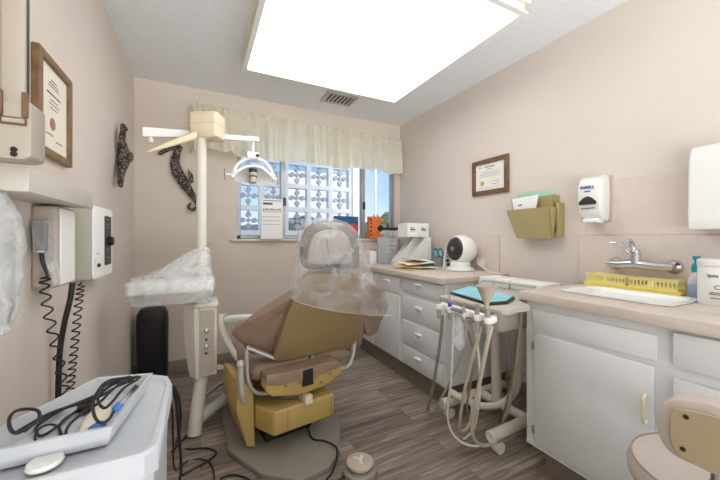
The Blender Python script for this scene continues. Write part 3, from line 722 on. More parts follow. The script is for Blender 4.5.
solo('teal_pouch', bm, 'teal', 'soft teal pouch lying behind the envelopes', 'pouch')
t = thing('card_stand', 'small white printed card standing left of the fan', 'card', (1.93, 2.15, Z0))
obj('card', prism(BM(), [(2.14, Z0), (2.125, Z0+.17), (2.132, Z0+.17), (2.17, Z0)], 'x', 1.89, 1.965), 'paper', t)
bm = BM()
for k in range(4): box(bm, (1.90+.012*(k % 2), 2.122+.0035*k, Z0+.13-k*.035), (1.93+.012*(k % 2), 2.1375, Z0+.15-k*.035))
obj('dark_print', bm, 'dark', t)
# fan
fc = Vector((1.90, 1.965, Z0))
t = thing('circulator_fan', 'white round desk fan with a dark grille on the far counter', 'fan', fc)
obj('fan_base', lathe(BM(), [(.105, 0), (.115, .006), (.112, .018), (.09, .026), (.08, .032), (.078, .06), (.07, .075)], fc, 32), 'white', t)
hc = fc+Vector((.02, 0, .172)); ax = Vector((-.985, .02, .06)).normalized()
bm = BM(); lathe(bm, [(.01, -.112), (.052, -.105), (.088, -.082), (.11, -.042), (.117, 0), (.114, .04), (.104, .072), (.096, .08), (.092, .072), (.001, .05)], hc, 36, ax); obj('fan_shell', bm, 'white', t)
g = obj('grille', lathe(BM(), [(.093, .074), (.085, .086), (.06, .096), (.03, .101), (.001, .102)], hc, 36, ax), 'dark', t)
x_, y_ = basis(ax); bm = BM()
for k in range(18):
    a = 2*PI*k/18; d1 = x_*math.cos(a)+y_*math.sin(a); d2 = x_*math.cos(a+.5)+y_*math.sin(a+.5)
    tube(bm, [hc+ax*.105+d1*.02, hc+ax*.101+(d1+d2)*.028, hc+ax*.084+d2*.088], .0016, 5, 4)
obj('grille_ribs', bm, 'switch', g)
obj('hub_badge', lathe(BM(), [(.016, .10), (.016, .106), (.001, .108)], hc, 20, ax), 'grey', g)
bm = BM(); tube(bm, [fc+Vector((0.09, .06, .03)), fc+Vector((.11, .05, .11)), hc+Vector((.06, .09, -.02)), hc+Vector((.05, .1, 0))], .014, 8); obj('tilt_arm', bm, 'white', t)
# outlet and plugged cable
t = thing('wall_outlet', 'white wall outlet above the far counter right of the fan', 'outlet', (XR-.012, 1.88, .92))
obj('cover_plate', box(BM(), (XR-.017, 1.86, .905), (XR-.011, 1.93, .985), .003), 'white', t)
obj('plug', box(BM(), (XR-.04, 1.875, .925), (XR-.016, 1.915, .96), .005), 'white', t)
bm = BM(); tube(bm, [(XR-.045, 1.895, .945), (XR-.07, 1.86, .935), (XR-.06, 1.80, .90), (XR-.10, 1.75, .8905), (XR-.12, 1.65, .8905), (XR-.115, 1.605, .86), (XR-.10, 1.59, .6), (XR-.06, 1.585, .2)], .005, 8); solo('white_cable', bm, 'white', 'white cable running from the outlet over the counter edge', 'cable')
#__PART2__
# ================================================================== DENTAL CHAIR (local frame: x to the right, y away from the viewer)
OC = Vector((.52, 1.80, 0)); RC = math.radians(8)
nC = Vector((-math.sin(RC), math.cos(RC), 0)); xC = Vector((math.cos(RC), math.sin(RC), 0))
def toC(p): d = p-OC; return Vector((d.dot(xC), d.dot(nC), p.z))
def cp(x, y, ly):
    r = ray(x, y); return toC(Vector((0, 0, EYE))+r*((ly+OC.dot(nC))/r.dot(nC)))
KB = .40; NB = Vector((0, 1, KB)).normalized()
def cb(x, y, off=0):                               # a point on the reclined back's plane, `off` in front of the shell
    r = ray(x, y); t = (.162+off+OC.dot(nC)-KB*EYE)/(r.dot(nC)+KB*r.z); return toC(Vector((0, 0, EYE))+r*t)
def pad(bm, pts, n, th, lv=((1, 0), (.985, .5), (.95, .82), (.85, .97), (.5, 1.0)), back=None, dense=4):
    pts = [Vector(p) for p in pts]; P = []
    m = len(pts)
    for i in range(m):
        a, b, c, d = pts[i-1], pts[i], pts[(i+1) % m], pts[(i+2) % m]
        for j in range(dense):
            t = j/dense; P.append(.5*((2*b)+(c-a)*t+(2*a-5*b+4*c-d)*t*t+(3*b-a-3*c+d)*t**3))
    c = sum(P, Vector())/len(P)
    secs = [[c+(p-c)*s+n*(th/2*h) for p in P] for s, h in reversed(lv)]
    secs += [[c+(p-c)*s-n*(th/2*h) for p in P] for s, h in lv[1:]]
    loft(bm, secs); return bm
def slab(bm, px, off, th, bev=.008):
    A = [cb(x, y, off) for x, y in px]; B = [p+NB*th for p in A]
    loft(bm, [A, B]); 
    bmesh.ops.bevel(bm, geom=bm.edges[:], offset=bev, segments=3, affect='EDGES', profile=.5); return bm
ch = thing('dental_chair', 'tan and brown dental chair with a plastic covered headrest in the middle of the room', 'dental chair', OC, RC)
bm = BM(); prism(bm, [(-.351, .30), (-.38, .08), (-.287, -.195), (-.15, -.335), (.0, -.335), (.108, -.258), (.259, -.006), (.272, .16), (.24, .6), (.12, .75), (-.18, .75), (-.33, .6)], 'z', 0, .028, .006); obj('base_plate', bm, 'plate', ch)
bm = BM(); box(bm, (-.20, .02, .027), (.08, .42, .20), .01); obj('lift_column', bm, 'dark', ch)
pL, pR = cp(274, 430, -.13), cp(334, 415, -.13); pC = cp(258, 430, -.02)
pzb, pzt = cp(276, 437, -.13).z, cp(310, 393, -.05).z
bm = BM(); prism(bm, [(pL.x, -.13), (pR.x, -.13), (pR.x+.012, -.10), (pR.x+.01, .32), (pC.x, .32), (pC.x-.01, .0)], 'z', pzb, pzt, .014, 3); pb_ = obj('pedestal_housing', bm, 'mustard', ch)
q = cp(288, 410, -.131); bm = BM(); box(bm, (q.x-.002, -.1312, pzb+.01), (q.x+.002, -.129, pzt-.012)); q = cp(331, 410, -.131); box(bm, (q.x-.002, -.1312, pzb+.01), (q.x+.002, -.129, pzt-.012)); obj('panel_seam', bm, 'tan', pb_)
bm = BM(); prism(bm, [(cp(x, y, .0).x, cp(x, y, .0).z) for x, y in ((238, 384), (253, 384), (255, 447), (247, 447), (236.5, 412))], 'y', 0, .34, .004); obj('side_cover', bm, 'mustard', ch)
hz = pzt
obj('swivel_hub', lathe(BM(), [(.13, 0), (.135, .012), (.125, .045), (.11, .055)], (-.03, .06, hz-.002), 32), 'vinyl_edge', ch)
a, b = cp(303.5, 404, -.135), cp(311, 393, -.135); obj('release_lever', box(BM(), (a.x, -.16, a.z), (b.x, -.05, b.z), .004), 'cream', ch)
bm = BM(); box(bm, (-.16, -.04, hz+.045), (.20, .45, hz+.085), .01); obj('seat_frame', bm, 'grey', ch)
# rear bracket
o1 = [(267, 377), (265.5, 391), (272, 397), (300, 395), (325, 386), (341, 374), (342.5, 366), (338, 361), (318, 365), (290, 372)]
bm = BM(); prism(bm, [(cp(x, y, -.14).x, cp(x, y, -.14).z) for x, y in o1], 'y', -.14, -.055, .006); rb = obj('rear_bracket', bm, 'mustard', ch)
o2 = [(266.5, 376), (290, 371.5), (318, 364.5), (338, 360.5), (342, 366), (325, 373.5), (300, 381), (275, 386), (267, 386)]
bm = BM(); prism(bm, [(cp(x, y, -.147).x, cp(x, y, -.147).z) for x, y in o2], 'y', -.147, -.05, .004); obj('bracket_cover', bm, 'vinyl', rb, 'brown vinyl cover flap')
o3 = [(303, 371), (313, 368), (313.5, 384), (303, 387)]
bm = BM(); prism(bm, [(cp(x, y, -.15).x, cp(x, y, -.15).z) for x, y in o3], 'y', -.1505, -.13); obj('slot', bm, 'black', rb)
for x, y in ((286, 386), (330, 374), (321.5, 382), (300, 383), (316, 378)):
    p = cp(x, y, -.147); obj('screw', lathe(BM(), [(.007, -.001), (.007, .003), (.004, .005)], (p.x, -.147, p.z), 12, (0, -1, 0)), 'tan', rb)
bm = BM(); a = cp(309, 374, -.10); b = cp(314, 356, -.03); tube(bm, [a, b+Vector((0, .03, .02))], .016, 8, 1, False, .4); obj('back_strap', bm, 'steel', ch)
# seat and leg rest
xl, xr = cp(251, 365, .0).x, cp(347, 360, .0).x
bm = BM(); box(bm, (xl, -.03, .385), (xr, .52, .475), .04, 4)
bmesh.ops.subdivide_edges(bm, edges=bm.edges[:], cuts=1, use_grid_fill=True)
for v in bm.verts: v.co += wob(v.co, 5, .008)
obj('seat_cushion', bm, 'vinyl', ch)
bm = BM(); secs = []
for y, z, w in ((.50, .41, .26), (.53, .405, .275), (.70, .39, .26), (.90, .365, .225), (1.0, .35, .20), (1.03, .345, .16)):
    secs.append([Vector((.06+px_, y, z+pz_)) for px_, pz_ in rrect(0, 0, 2*w*.82, .085, .035, 4)])
loft(bm, secs); obj('leg_rest', bm, 'vinyl', ch)
bm = BM(); box(bm, (-.02, .40, .30), (.14, .95, .335), .01); obj('leg_rest_support', bm, 'grey', ch)
# backrest
sh = [(273.5, 361), (279, 342), (286, 320), (293, 302), (300, 285), (306, 276.5), (316, 273.5), (345, 273.5), (354, 276.5), (357.5, 285), (358, 310), (357.5, 335), (355.5, 344), (340, 349), (310, 355), (285, 362)]
shell = obj('back_shell', slab(BM(), sh, 0, .035, .008), 'tan', ch)
for x, y in ((323, 290), (345, 289.5), (290, 350.5), (346, 338.5)):
    p = cb(x, y, -.003); obj('rivet', lathe(BM(), [(.010, -.002), (.010, .003), (.006, .006)], p, 14, -NB), 'tan', shell)
cu = [(284, 352), (292, 318), (301, 288), (308, 275), (318, 269), (346, 268.5), (357, 275), (361, 290), (361, 335), (350, 348)]
bm = BM(); pad(bm, [cb(x, y, .085) for x, y in cu], NB, .10); obj('back_cushion', bm, 'vinyl', ch)
def wing(px, f, lab, sd):
    pts = [cb(x, y, f(x)) for x, y in px]
    bm = BM(); pad(bm, pts, NB, .055, ((1, 0), (.99, .6), (.96, .9), (.8, 1.0), (.6, 1.03), (.4, 1.05), (.2, 1.05)))
    for v in bm.verts: v.co += wob(v.co, 6, .016, sd)+wob(v.co, 19, .004, sd)
    return obj('side_wing', bm, 'vinyl', ch, lab)
wing([(304, 287), (296, 287.5), (282, 297), (263, 311), (246, 322.5), (233, 331.5), (232.5, 335.5), (240, 343), (250, 352), (266, 355), (278, 352), (290, 325)], lambda x: .045+max(0, (290-x))*.0024, 'left wing spread wide', 1)
wing([(350, 282), (362, 282), (374, 284), (382, 288), (386.5, 299), (386, 309), (380, 320), (375, 330), (368, 334), (363, 331), (360, 318), (356, 305), (350, 300)], lambda x: .06+max(0, (x-358))*.0012, 'right wing hanging down', 2)
# headrest
hp = [(302, 266), (301, 250), (304, 235), (311, 226.5), (322, 223), (336, 222.5), (347, 225.5), (354, 233), (357.5, 250), (357, 266), (345, 268), (330, 268.5), (315, 268)]
hr = obj('headrest', pad(BM(), [cb(x, y, .03) for x, y in hp], NB, .085, ((1, 0), (.97, .6), (.9, .95), (.8, .97), (.78, .80), (.5, .75))), 'vinyl_edge', ch)
bm = BM(); pad(bm, [cb(x, y, -.012) for x, y in ((309, 262), (309.5, 245), (316, 233), (330, 229), (343, 232), (350, 243), (351, 262), (330, 264))], NB, .016); obj('headrest_liner', bm, 'liner', hr, 'pale grey inner panel')
bm = BM(); pad(bm, [cb(x, y, -.022) for x, y in ((327, 237), (338, 234), (346, 240), (347, 255), (340, 261), (330, 258))], NB, .02); obj('headrest_pocket', bm, 'boxg', hr)
bm = BM(); a, b = cb(332, 256, -.02), cb(334, 276, -.006); tube(bm, [a, b], .016, 8, 1, False, .4); obj('headrest_bar', bm, 'grey', ch)
bm = BM(); box(bm, (-.045, -.012, -.008), (.045, .012, .008), .004, 2, Matrix.Translation(cb(334, 265.5, -.02))); obj('headrest_clamp', bm, 'black', ch)
# plastic sleeve
rows = [(327, 220.5, 331, 220.5, .02), (315, 221, 341, 221, .05), (306, 224.5, 350, 224, .07), (300, 232, 357, 231, .08), (297.5, 243, 360.5, 243, .082), (296.5, 254, 364, 255, .085), (296, 263, 368, 266, .088), (294, 271, 373, 276, .092), (292, 279, 378, 285, .098), (290, 286, 384, 294, .105), (289, 292, 389, 303, .112), (289, 295, 390.5, 309, .115)]
bm = BM(); secs = []
nn = 44
for k, (a, b, c, d, dp) in enumerate(rows):
    L_, R_ = cb(a, b, .045), cb(c, d, .045); mid = (L_+R_)/2; hv = (R_-L_)/2
    s = []
    for i in range(nn):
        an = 2*PI*i/nn; cx, sx = math.cos(an), math.sin(an)
        e = .75
        p = mid+hv*(abs(cx)**e*(1 if cx > 0 else -1))+NB*(dp*abs(sx)**e*(1 if sx > 0 else -1))
        s.append(p+wob(p, 14, .006, 5)*(1 if k else .3)+wob(p*1, 34, .0035, 9))
    secs.append(s)
loft(bm, secs, False)
t_ = bm.faces.new([bm.verts[i] for i in range(nn)]) if bm.verts.ensure_lookup_table() is None else None
sl = obj('plastic_headrest_cover', bm, 'film', ch, 'clear crumpled plastic cover', smooth=50)
bm = BM(); L_, R_ = cb(289, 295, .045), cb(390.5, 309, .045); mid = (L_+R_)/2; hv = (R_-L_)/2
tube(bm, [mid+hv*(abs(math.cos(a))**.75*(1 if math.cos(a) > 0 else -1))-NB*(.117*abs(math.sin(a))**.75) for a in [PI*k/24 for k in range(25)]], .0018, 6, 2); obj('cover_hem', bm, 'film2', sl)
# arms
bm = BM(); A = [toC(onT(x, y, t)) for x, y, t in ((222.5, 314, 2.05), (222, 325, 2.03), (226, 338, 2.0), (232, 350, 1.97), (239, 360, 1.93))]
tube(bm, A, lambda u: .028-.012*u, 12); ar = obj('armrest_post', bm, 'bone', ch)
bm = BM(); p, q = toC(onT(228, 319, 2.03)), toC(onT(262, 318, 1.83)); d = (q-p)
x_, y_ = basis(d); secs = []
for f, s in ((0, .6), (.03, 1), (.97, 1), (1, .7)): secs.append([p+d*f+Vector((0, 0, 1))*(b*s)+d.cross(Vector((0, 0, 1))).normalized()*(a*s) for a, b in rrect(0, 0, .07, .045, .018, 4)])
loft(bm, secs); obj('armrest_pad', bm, 'white', ar, 'white armrest pad')
obj('armrest_cap', cyl(BM(), p-d.normalized()*.012, p+d.normalized()*.004, .024), 'dark', ar)
bm = BM(); tube(bm, [cp(240.5, 364, -.01), cp(241, 385, -.01), cp(243, 398, -.01), cp(245, 404, .02)], .016, 10); ball(bm, cp(240.5, 364, -.01), .021); obj('arm_strut', bm, 'strap', ch)
bm = BM(); tube(bm, [cp(246.5, 350, .02), cp(247, 372, .0), cp(250, 386, -.01), cp(258, 393, -.02), cp(271, 393, -.04)], .017, 10, 6, True, .6); obj('arm_bracket', bm, 'strap', ch)
bm = BM(); tube(bm, [cp(357, 318, .03), cp(354, 338, .02), cp(352, 355, .0), cp(347, 366, -.01), cp(336, 370, -.03)], lambda u: .022, 10, 6, True, .6); obj('arm_bracket', bm, 'strap', ch)
bm = BM(); p, q = cp(247, 347, .03), cp(275, 358, -.02); tube(bm, [p, q], .02, 8, 1, False, .5); obj('crossbar', bm, 'strap', ch)

# foot control
fp = onZ(360, 474, .0)
t = thing('foot_control', 'round grey foot control on the floor by the chair base', 'foot pedal', fp)
obj('pedal_base', lathe(BM(), [(.082, 0), (.084, .006), (.082, .03), (.074, .036)], fp, 32), 'plate', t)
obj('foot_disc', lathe(BM(), [(.05, .034), (.056, .042), (.066, .055), (.064, .064), (.04, .070), (.001, .072)], fp, 32), 'greige', t)
bm = BM(); tube(bm, [fp+Vector((-.02, .03, .071)), fp+Vector((.0, -.0, .0735)), fp+Vector((.02, .025, .071))], .008, 8, 4, True, .4); tube(bm, [fp+Vector((0, 0, .072)), fp+Vector((-.01, -.035, .0705))], .008, 8, 1, False, .4); obj('worn_emblem', bm, 'bone', t)
def floorpath(pts, z): return [onZ(x, y, z) for x, y in pts]
bm = BM(); tube(bm, [Vector((.60, 1.95, .035))]+floorpath([(311, 437), (325, 441), (336, 447), (337, 457), (334, 468)], .035)+floorpath([(331, 474), (325, 482)], .034)+[fp+Vector((-.20, -.02, .008)), fp+Vector((-.085, 0, .015))], .005, 8); solo('pedal_cable', bm, 'rubber', 'black cable lying across the grey chair base plate', 'cable')

# ================================================================== UNIT, LIGHT POLE, TRAY
UY = 2.12
u = thing('dental_unit', 'bone coloured unit post with switch panel left of the dental chair', 'dental unit', (.0, UY, 0))
zt, zb = onY(200, 303, UY).z, onY(205, 376, UY).z
def ux(px, py=340, Y=UY): return onY(px, py, Y).x
x0, x1, x2 = ux(183), ux(198), ux(217)
bm = BM(); secs = []
for z, k in ((zb-.01, .62), (zb+.05, .74), (zb+.18, .92), (zt-.10, 1), (zt-.03, 1)):
    secs.append([Vector((x1+.01+(a-x1-.01)*k if a < x1 else a, b, z)) for a, b in ((x0, UY+.06), (x1-.02, UY-.005), (x1+.01, UY), (x1+.01, UY+.15), (x0+.02, UY+.15))])
loft(bm, secs); obj('side_cover', bm, 'bone', u)
bm = BM(); box(bm, (x1+.005, UY-.01, zb), (x2, UY+.16, zt-.028), .008); obj('body', bm, 'bone', u)
bm = BM(); prism(bm, [(x0+.005, UY+.05), (x1-.015, UY-.02), (x2+.008, UY-.022), (x2+.008, UY+.17), (x0+.015, UY+.17)], 'z', zt-.03, zt, .009, 3); obj('top_cap', bm, 'bone', u)
obj('cap_recess', lathe(BM(), [(.03, 0), (.03, .0015), (.001, .0015)], ((x1+x2)/2-.01, UY+.03, zt-.001), 20, sx=1.2), 'greige', u)
bm = BM(); box(bm, (ux(200), UY-.013, zb+.02), (ux(214.5), UY-.008, zt-.045), .002, 1); fpn = obj('front_panel', bm, 'greige', u)
for py in (331, 346.5):
    p = onY(206.3, py, UY-.012); obj('rotary_switch', lathe(BM(), [(.013, 0), (.013, .006), (.009, .008), (.008, .022), (.003, .024)], p, 16, (0, -1, 0)), 'chrome', fpn)
for py in (339.5, 353):
    p = onY(206.3, py, UY-.012); obj('connector', lathe(BM(), [(.007, 0), (.007, .008), (.003, .009)], p, 12, (0, -1, 0)), 'dark', fpn)
bm = BM(); tube(bm, [(ux(203), UY+.07, zb), (ux(200), UY+.04, .24), (-.02, UY+.0, .10), (-.03, UY-.02, .002)], .038, 14, 6); obj('support_column', bm, 'bone', u)
bm = BM(); tube(bm, [(-.02, UY+.01, .07), (.12, UY+.16, .075), (.29, UY+.33, .08)], .036, 14, 4); obj('floor_tube', bm, 'bone', u)
bm = BM(); tube(bm, [(.01, UY+.1, .15), (.10, UY+.19, .17), (.22, UY+.27, .19)], .012, 10, 4); obj('steel_rod', bm, 'steel', u)
bm = BM(); tube(bm, [onT(x, y, t) for x, y, t in ((218, 367, 2.08), (236, 368, 2.03), (262, 372, 1.92))], .036, 4, 3, True, .45); obj('mounting_arm', bm, 'bone', u)
PX, PY = ux(201.5, 200, 2.2), 2.2
obj('light_post', cyl(BM(), (PX, PY, zt-.01), (PX, PY, onY(205, 139, PY).z), .03, .029, 20), 'bone', u)
tz = .85; tx0, tx1, ty0, ty1 = -.352, .072, 2.0, 2.19
bm = BM(); prism(bm, rrect((tx0+tx1)/2, (ty0+ty1)/2, tx1-tx0, ty1-ty0, .03, 4), 'z', tz, tz+.062, .006); tr = obj('instrument_tray', bm, 'white', u)
bm = BM(); prism(bm, rrect((tx0+tx1)/2, (ty0+ty1)/2+.01, tx1-tx0-.06, ty1-ty0-.05, .03, 4), 'z', tz-.045, tz, .006); obj('tray_underside', bm, 'greige', tr)
obj('tray_bracket', box(BM(), (PX-.03, 2.1, zt-.005), (PX+.03, 2.17, tz-.04), .006), 'bone', u)
pk = onY(203, 245.5, 2.17)
bm = BM(); secs = []
n = 56
base = []
for i in range(n):
    a = 2*PI*i/n; e = .45
    cx, sx = math.cos(a), math.sin(a)
    base.append(Vector(((tx0+tx1)/2+(tx1-tx0+.016)/2*abs(cx)**e*(1 if cx > 0 else -1), (ty0+ty1)/2+(ty1-ty0+.016)/2*abs(sx)**e*(1 if sx > 0 else -1), 0)))
for z, k, top in ((tz-.058, .93, 0), (tz-.04, .965, 0), (tz-.01, 1, 0), (tz+.03, 1.005, 0), (tz+.066, 1.0, 0), (tz+.072, .95, .04), (0, 0, .25), (0, 0, .5), (0, 0, .75), (0, 0, .93), (0, 0, 1.0)):
    s = []
    for i, p in enumerate(base):
        c = Vector(((tx0+tx1)/2, (ty0+ty1)/2, 0))
        if top <= .04: q = c+(p-c)*k; q.z = z
        else:
            b0 = c+(p-c)*.96; b0.z = tz+.07
            apex = Vector((pk.x-.0+.034*math.cos(2*PI*i/n), 2.2+.034*math.sin(2*PI*i/n), pk.z-.01+.02*(1-top)))
            f = top; q = b0.lerp(apex, f); q.z -= .025*math.sin(f*PI)
        w = .004 if top < .05 else .009*math.sin(top*PI)+.002
        s.append(q+wob(q, 22, w*1.6, 3)+wob(q, 50, w*.5, 7))
    secs.append(s)
loft(bm, secs, False)
solo('tray_cover', bm, 'film2', 'clear plastic sheet tented over the white instrument tray', 'plastic cover', smooth=50)
# power cord hanging from the unit's connector
bm = BM(); tube(bm, [onT(x, y, t) for x, y, t in ((206.5, 353, 2.0), (205, 368, 1.97), (202.5, 390, 1.96), (200, 405, 1.96))], .006, 8); tube(bm, [onT(200, 405, 1.96), onT(196, 418, 1.96), onT(194, 428, 1.92), onZ(188, 434, .008), onZ(180, 443, .008), onZ(172, 452, .008)], .005, 8)
sc_ = solo('dark_blue_hose', bm, 'rubber', 'thin dark hose hanging from the unit switch panel', 'hose')
obj('connector_clip', box(BM(), onT(202, 410, 1.97), onT(197, 405, 1.90), .004), 'white', sc_)
# dental light
g = thing('dental_light', 'operating light on a white arm above the unit post', 'dental light', (PX, PY, onY(205, 139, PY).z))
h0, h1 = onY(205, 139.5, PY).z, onY(205, 113.5, PY).z
mtx = Matrix.Translation((PX+.035, PY, 0)) @ Matrix.Rotation(math.radians(-28), 4, 'Z')
def rsec(w, d, z, ox=0): return [mtx @ Vector((p[0]+ox, p[1], z)) for p in rrect(0, 0, w, d, .016, 3)]
hm = h0+(h1-h0)*.52
bm = BM(); loft(bm, [rsec(.15, .11, h0+.002), rsec(.165, .12, h0+.008), rsec(.165, .135, h0+.05), rsec(.167, .136, hm-.004), rsec(.16, .13, hm)]); obj('pivot_housing', bm, 'cream', g)
bm = BM(); loft(bm, [rsec(.16, .13, hm), rsec(.167, .136, hm+.004), rsec(.165, .134, hm+.045), rsec(.175, .125, h1-.012), rsec(.16, .11, h1-.004)]); obj('pivot_cap', bm, 'cream', g)
p0 = onY(194, 135.5, 2.14); p1 = onY(147, 152, 2.0)
d = p1-p0; sd = Vector((d.y, -d.x, 0)).normalized()
bm = BM(); secs = []
for f, hh, ww in ((0, .026, .03), (.5, .018, .02), (.95, .007, .009), (1, .003, .004)): secs.append([p0+d*f+Vector((0, 0, b))+sd*a for a, b in rrect(0, 0, ww*2, hh*2, min(ww, hh)*.6, 3)])
loft(bm, secs); obj('counterweight_arm', bm, 'cream', g)
def bar(pa, pb, ha, hb, w):
    bm = BM(); d = pb-pa; sd = Vector((d.y, -d.x, 0)).normalized()
    loft(bm, [[p+Vector((0, 0, b*h))+sd*(a*w) for a, b in ((-1, -1), (1, -1), (1, 1), (-1, 1))] for p, h in ((pa, ha), (pb, hb))])
    bmesh.ops.bevel(bm, geom=bm.edges[:], offset=.003, segments=2, affect='EDGES'); return bm
HY = 2.36
obj('swing_arm', bar(onY(142.5, 132.3, 2.2), onY(198, 135, 2.24), .027, .02, .018), 'white', g)
obj('swing_arm', bar(onY(205, 136, 2.25), onY(258, 139.6, HY), .0165, .0155, .018), 'white', g)
p = onY(151, 137, 2.2); obj('arm_knob', lathe(BM(), [(.004, .01), (.006, 0), (.012, -.012), (.013, -.028), (.008, -.034)], p, 14), 'white', g)
H = lambda x, y, Y=HY: onY(x, y, Y)
bm = BM(); cyl(bm, H(253, 142), H(253, 155), .010); obj('stem', bm, 'white', g)
bm = BM(); a, b = H(246.5, 158.5), H(258.5, 153.5); box(bm, (a.x, HY-.03, a.z), (b.x, HY+.03, b.z), .006); obj('joint_block', bm, 'white', g)
obj('joint_knob', cyl(BM(), H(257.5, 155.5, HY-.045), H(257.5, 155.5, HY-.025), .012), 'dark', g)
bm = BM(); tube(bm, [H(*p) for p in ((233.5, 174.5), (236, 166.5), (243, 160.5), (253, 158.2), (263, 161), (270, 168), (273.5, 177))], .011, 10); yk = obj('yoke', bm, 'white', g)
bm = BM()
def dish(a, b):
    ang = -1+2*a; x = 253.5+19*ang; yt = 167.5+6.0*ang*ang+1.5*ang; yb = 184-1.5*ang*ang+1.5*ang
    f = b; yy = yt+(yb-yt)*f
    dep = HY+.05*(1-ang*ang)*math.sin(PI*f)-.03*f
    return H(x, yy, dep)
sheet(bm, dish, 24, 10, .005); rf = obj('reflector', bm, 'white2', g)
bm = BM(); tube(bm, [H(x, y, HY-.012) for x, y in ((232, 177), (237, 171.5), (246, 167), (254, 166.2), (262, 168), (269, 173.5), (274, 179.5))], .010, 10); obj('reflector_rim', bm, 'white', g)
bm = BM(); a = H(253, 169.5, HY-.02); b = H(253, 182.5, HY-.03); cyl(bm, a, b, .026, .023, 20); obj('bulb_cover', bm, 'greige', rf, 'olive grey bulb cover')
bm = BM(); cyl(bm, a+Vector((0, 0, .003)), a-Vector((0, 0, .022)), .028, .028, 20); cyl(bm, a+(b-a)*.52, a+(b-a)*.6, .027, .027, 20); obj('bulb_cap', bm, 'dark', rf)
for (hx, ya, yb, lx, ly) in ((225.2, 168.5, 180, 233.5, 174.5), (277.8, 173, 184.5, 273, 178.5)):
    bm = BM(); tube(bm, [H(hx, ya), H(hx, yb)], .008, 10, 1, False); hd = obj('light_handle', bm, 'alu', g)
    bm = BM(); tube(bm, [H(hx, (ya+yb)/2), H(lx, ly)], .007, 8, 1, False); obj('handle_link', bm, 'white', hd)

# waste bin
t = thing('waste_bin', 'tall black rounded plastic bin in the far left corner', 'bin', (-.335, 2.985, 0))
bm = BM(); secs = []
def bsec(w, d, z): return [Vector((-.335+p[0], 2.985+p[1], z)) for p in rrect(0, 0, w, d, min(w, d)*.35, 5)]
loft(bm, [bsec(.17, .13, .0), bsec(.19, .15, .012), bsec(.205, .16, .10), bsec(.212, .165, .50), bsec(.206, .16, .555), bsec(.17, .13, .592), bsec(.12, .09, .60)]); obj('bin_body', bm, 'black', t)
bm = BM(); loft(bm, [bsec(.2145, .1675, .475), bsec(.2155, .1685, .479), bsec(.2145, .1675, .483)]); obj('lid_seam', bm, 'dark', t)

# ================================================================== DELIVERY CART IN THE GAP
t = thing('delivery_cart', 'beige wheeled instrument cart with hanging hoses between the cabinets', 'dental cart', (1.6, 1.38, 0))
TZ = .815
tp = [(1.165, 1.365), (1.60, 1.50), (1.66, 1.585), (1.93, 1.585), (1.95, 1.12), (1.52, 1.115), (1.45, 1.10), (1.405, 1.0), (1.36, .965), (1.28, .975), (1.21, .95), (1.18, .97)]
bm = BM(); prism(bm, tp, 'z', TZ, TZ+.02, .005); top = obj('cart_top', bm, 'cartg', t)
bm = BM(); box(bm, (1.36, 1.13, .655), (1.78, 1.39, TZ), .04, 4); obj('control_box', bm, 'cartg', t)
obj('cart_pole', cyl(BM(), (1.70, 1.44, .10), (1.70, 1.44, TZ), .03, .03, 18), 'tube', t)
bm = BM(); tube(bm, [(1.70, 1.57, .10), (1.70, 1.44, .10), (1.70, 1.22, .10)], .028, 14, 3); obj('cross_tube', bm, 'tube', t)
for (y0, y1) in ((1.575, 1.585), (1.20, 1.225)):
    lg = obj('base_leg', cyl(BM(), (1.375, y0, .10), (1.95, y1, .10), .03, .03, 18), 'tube', t)
    obj('end_cap', lathe(BM(), [(.031, -.002), (.031, .004), (.026, .008), (.018, .006), (.001, .006)], (1.375, y0, .10), 18, (-1, 0, 0)), 'hosew', lg)
    for x in (1.43, 1.90):
        yw = y0 if x < 1.5 else y1
        if y0 > 1.4: yw = min(yw, 1.585)
        cs_ = obj('caster', cyl(BM(), (x, yw-.02, .031), (x, yw+.02, .031), .031, .031, 18), 'hosew', lg)
        obj('caster_fork', box(BM(), (x-.012, yw-.014, .055), (x+.012, yw+.014, .075), .003), 'grey', cs_)
for k, (ya, yb) in enumerate(((1.475, 1.58), (1.35, 1.462), (1.135, 1.337))):
    md = obj('module_case', box(BM(), (1.70, ya, TZ+.02), (1.87, yb, TZ+.075), .006), 'white', top, 'white case')
bm = BM(); tube(bm, [(1.60, 1.49, TZ+.015), (1.605, 1.49, TZ+.05), (1.625, 1.482, TZ+.062), (1.66, 1.40, TZ+.062), (1.68, 1.16, TZ+.062)], .008, 8); obj('grab_rail', bm, 'cartg', top)
# holder bar
bm = BM(); box(bm, (1.085, .94, .797), (1.118, 1.28, .822), .005); hb = obj('holder_bar', bm, 'white', t)
for y in (1.00, 1.22):
    bm = BM(); tube(bm, [(1.11, y, .80), (1.16, y, .80), (1.22, y+.02, TZ)], .010, 8); obj('bar_arm', bm, 'greige', hb)
holders = []
for px in (442.5, 453.5, 467.5, 481, 491.5):
    p = onX(px, 316, 1.09); y = p.y; holders.append(y)
    bm = BM(); prism(bm, [(1.09, y-.016), (1.06, y-.015), (1.052, y), (1.06, y+.015), (1.09, y+.016)], 'z', .797, .824, .003); obj('instrument_holder', bm, 'white', hb)
def instr(i, prof, m, nm): return obj(nm, lathe(BM(), prof, (1.066, holders[i], .812), 14), m, hb)
instr(0, [(.008, -.06), (.011, -.02), (.011, .016), (.006, .022)], 'grey', 'handpiece')
k1 = instr(1, [(.006, -.05), (.009, -.02), (.008, .02), (.004, .03), (.0035, .11), (.002, .125)], 'grey', 'handpiece')
obj('violet_collar', lathe(BM(), [(.0095, .012), (.0095, .03), (.005, .034)], (1.066, holders[1], .812), 14), 'purple', k1)
instr(2, [(.007, -.04), (.010, -.02), (.010, .015), (.007, .024), (.004, .028)], 'steel', 'syringe')
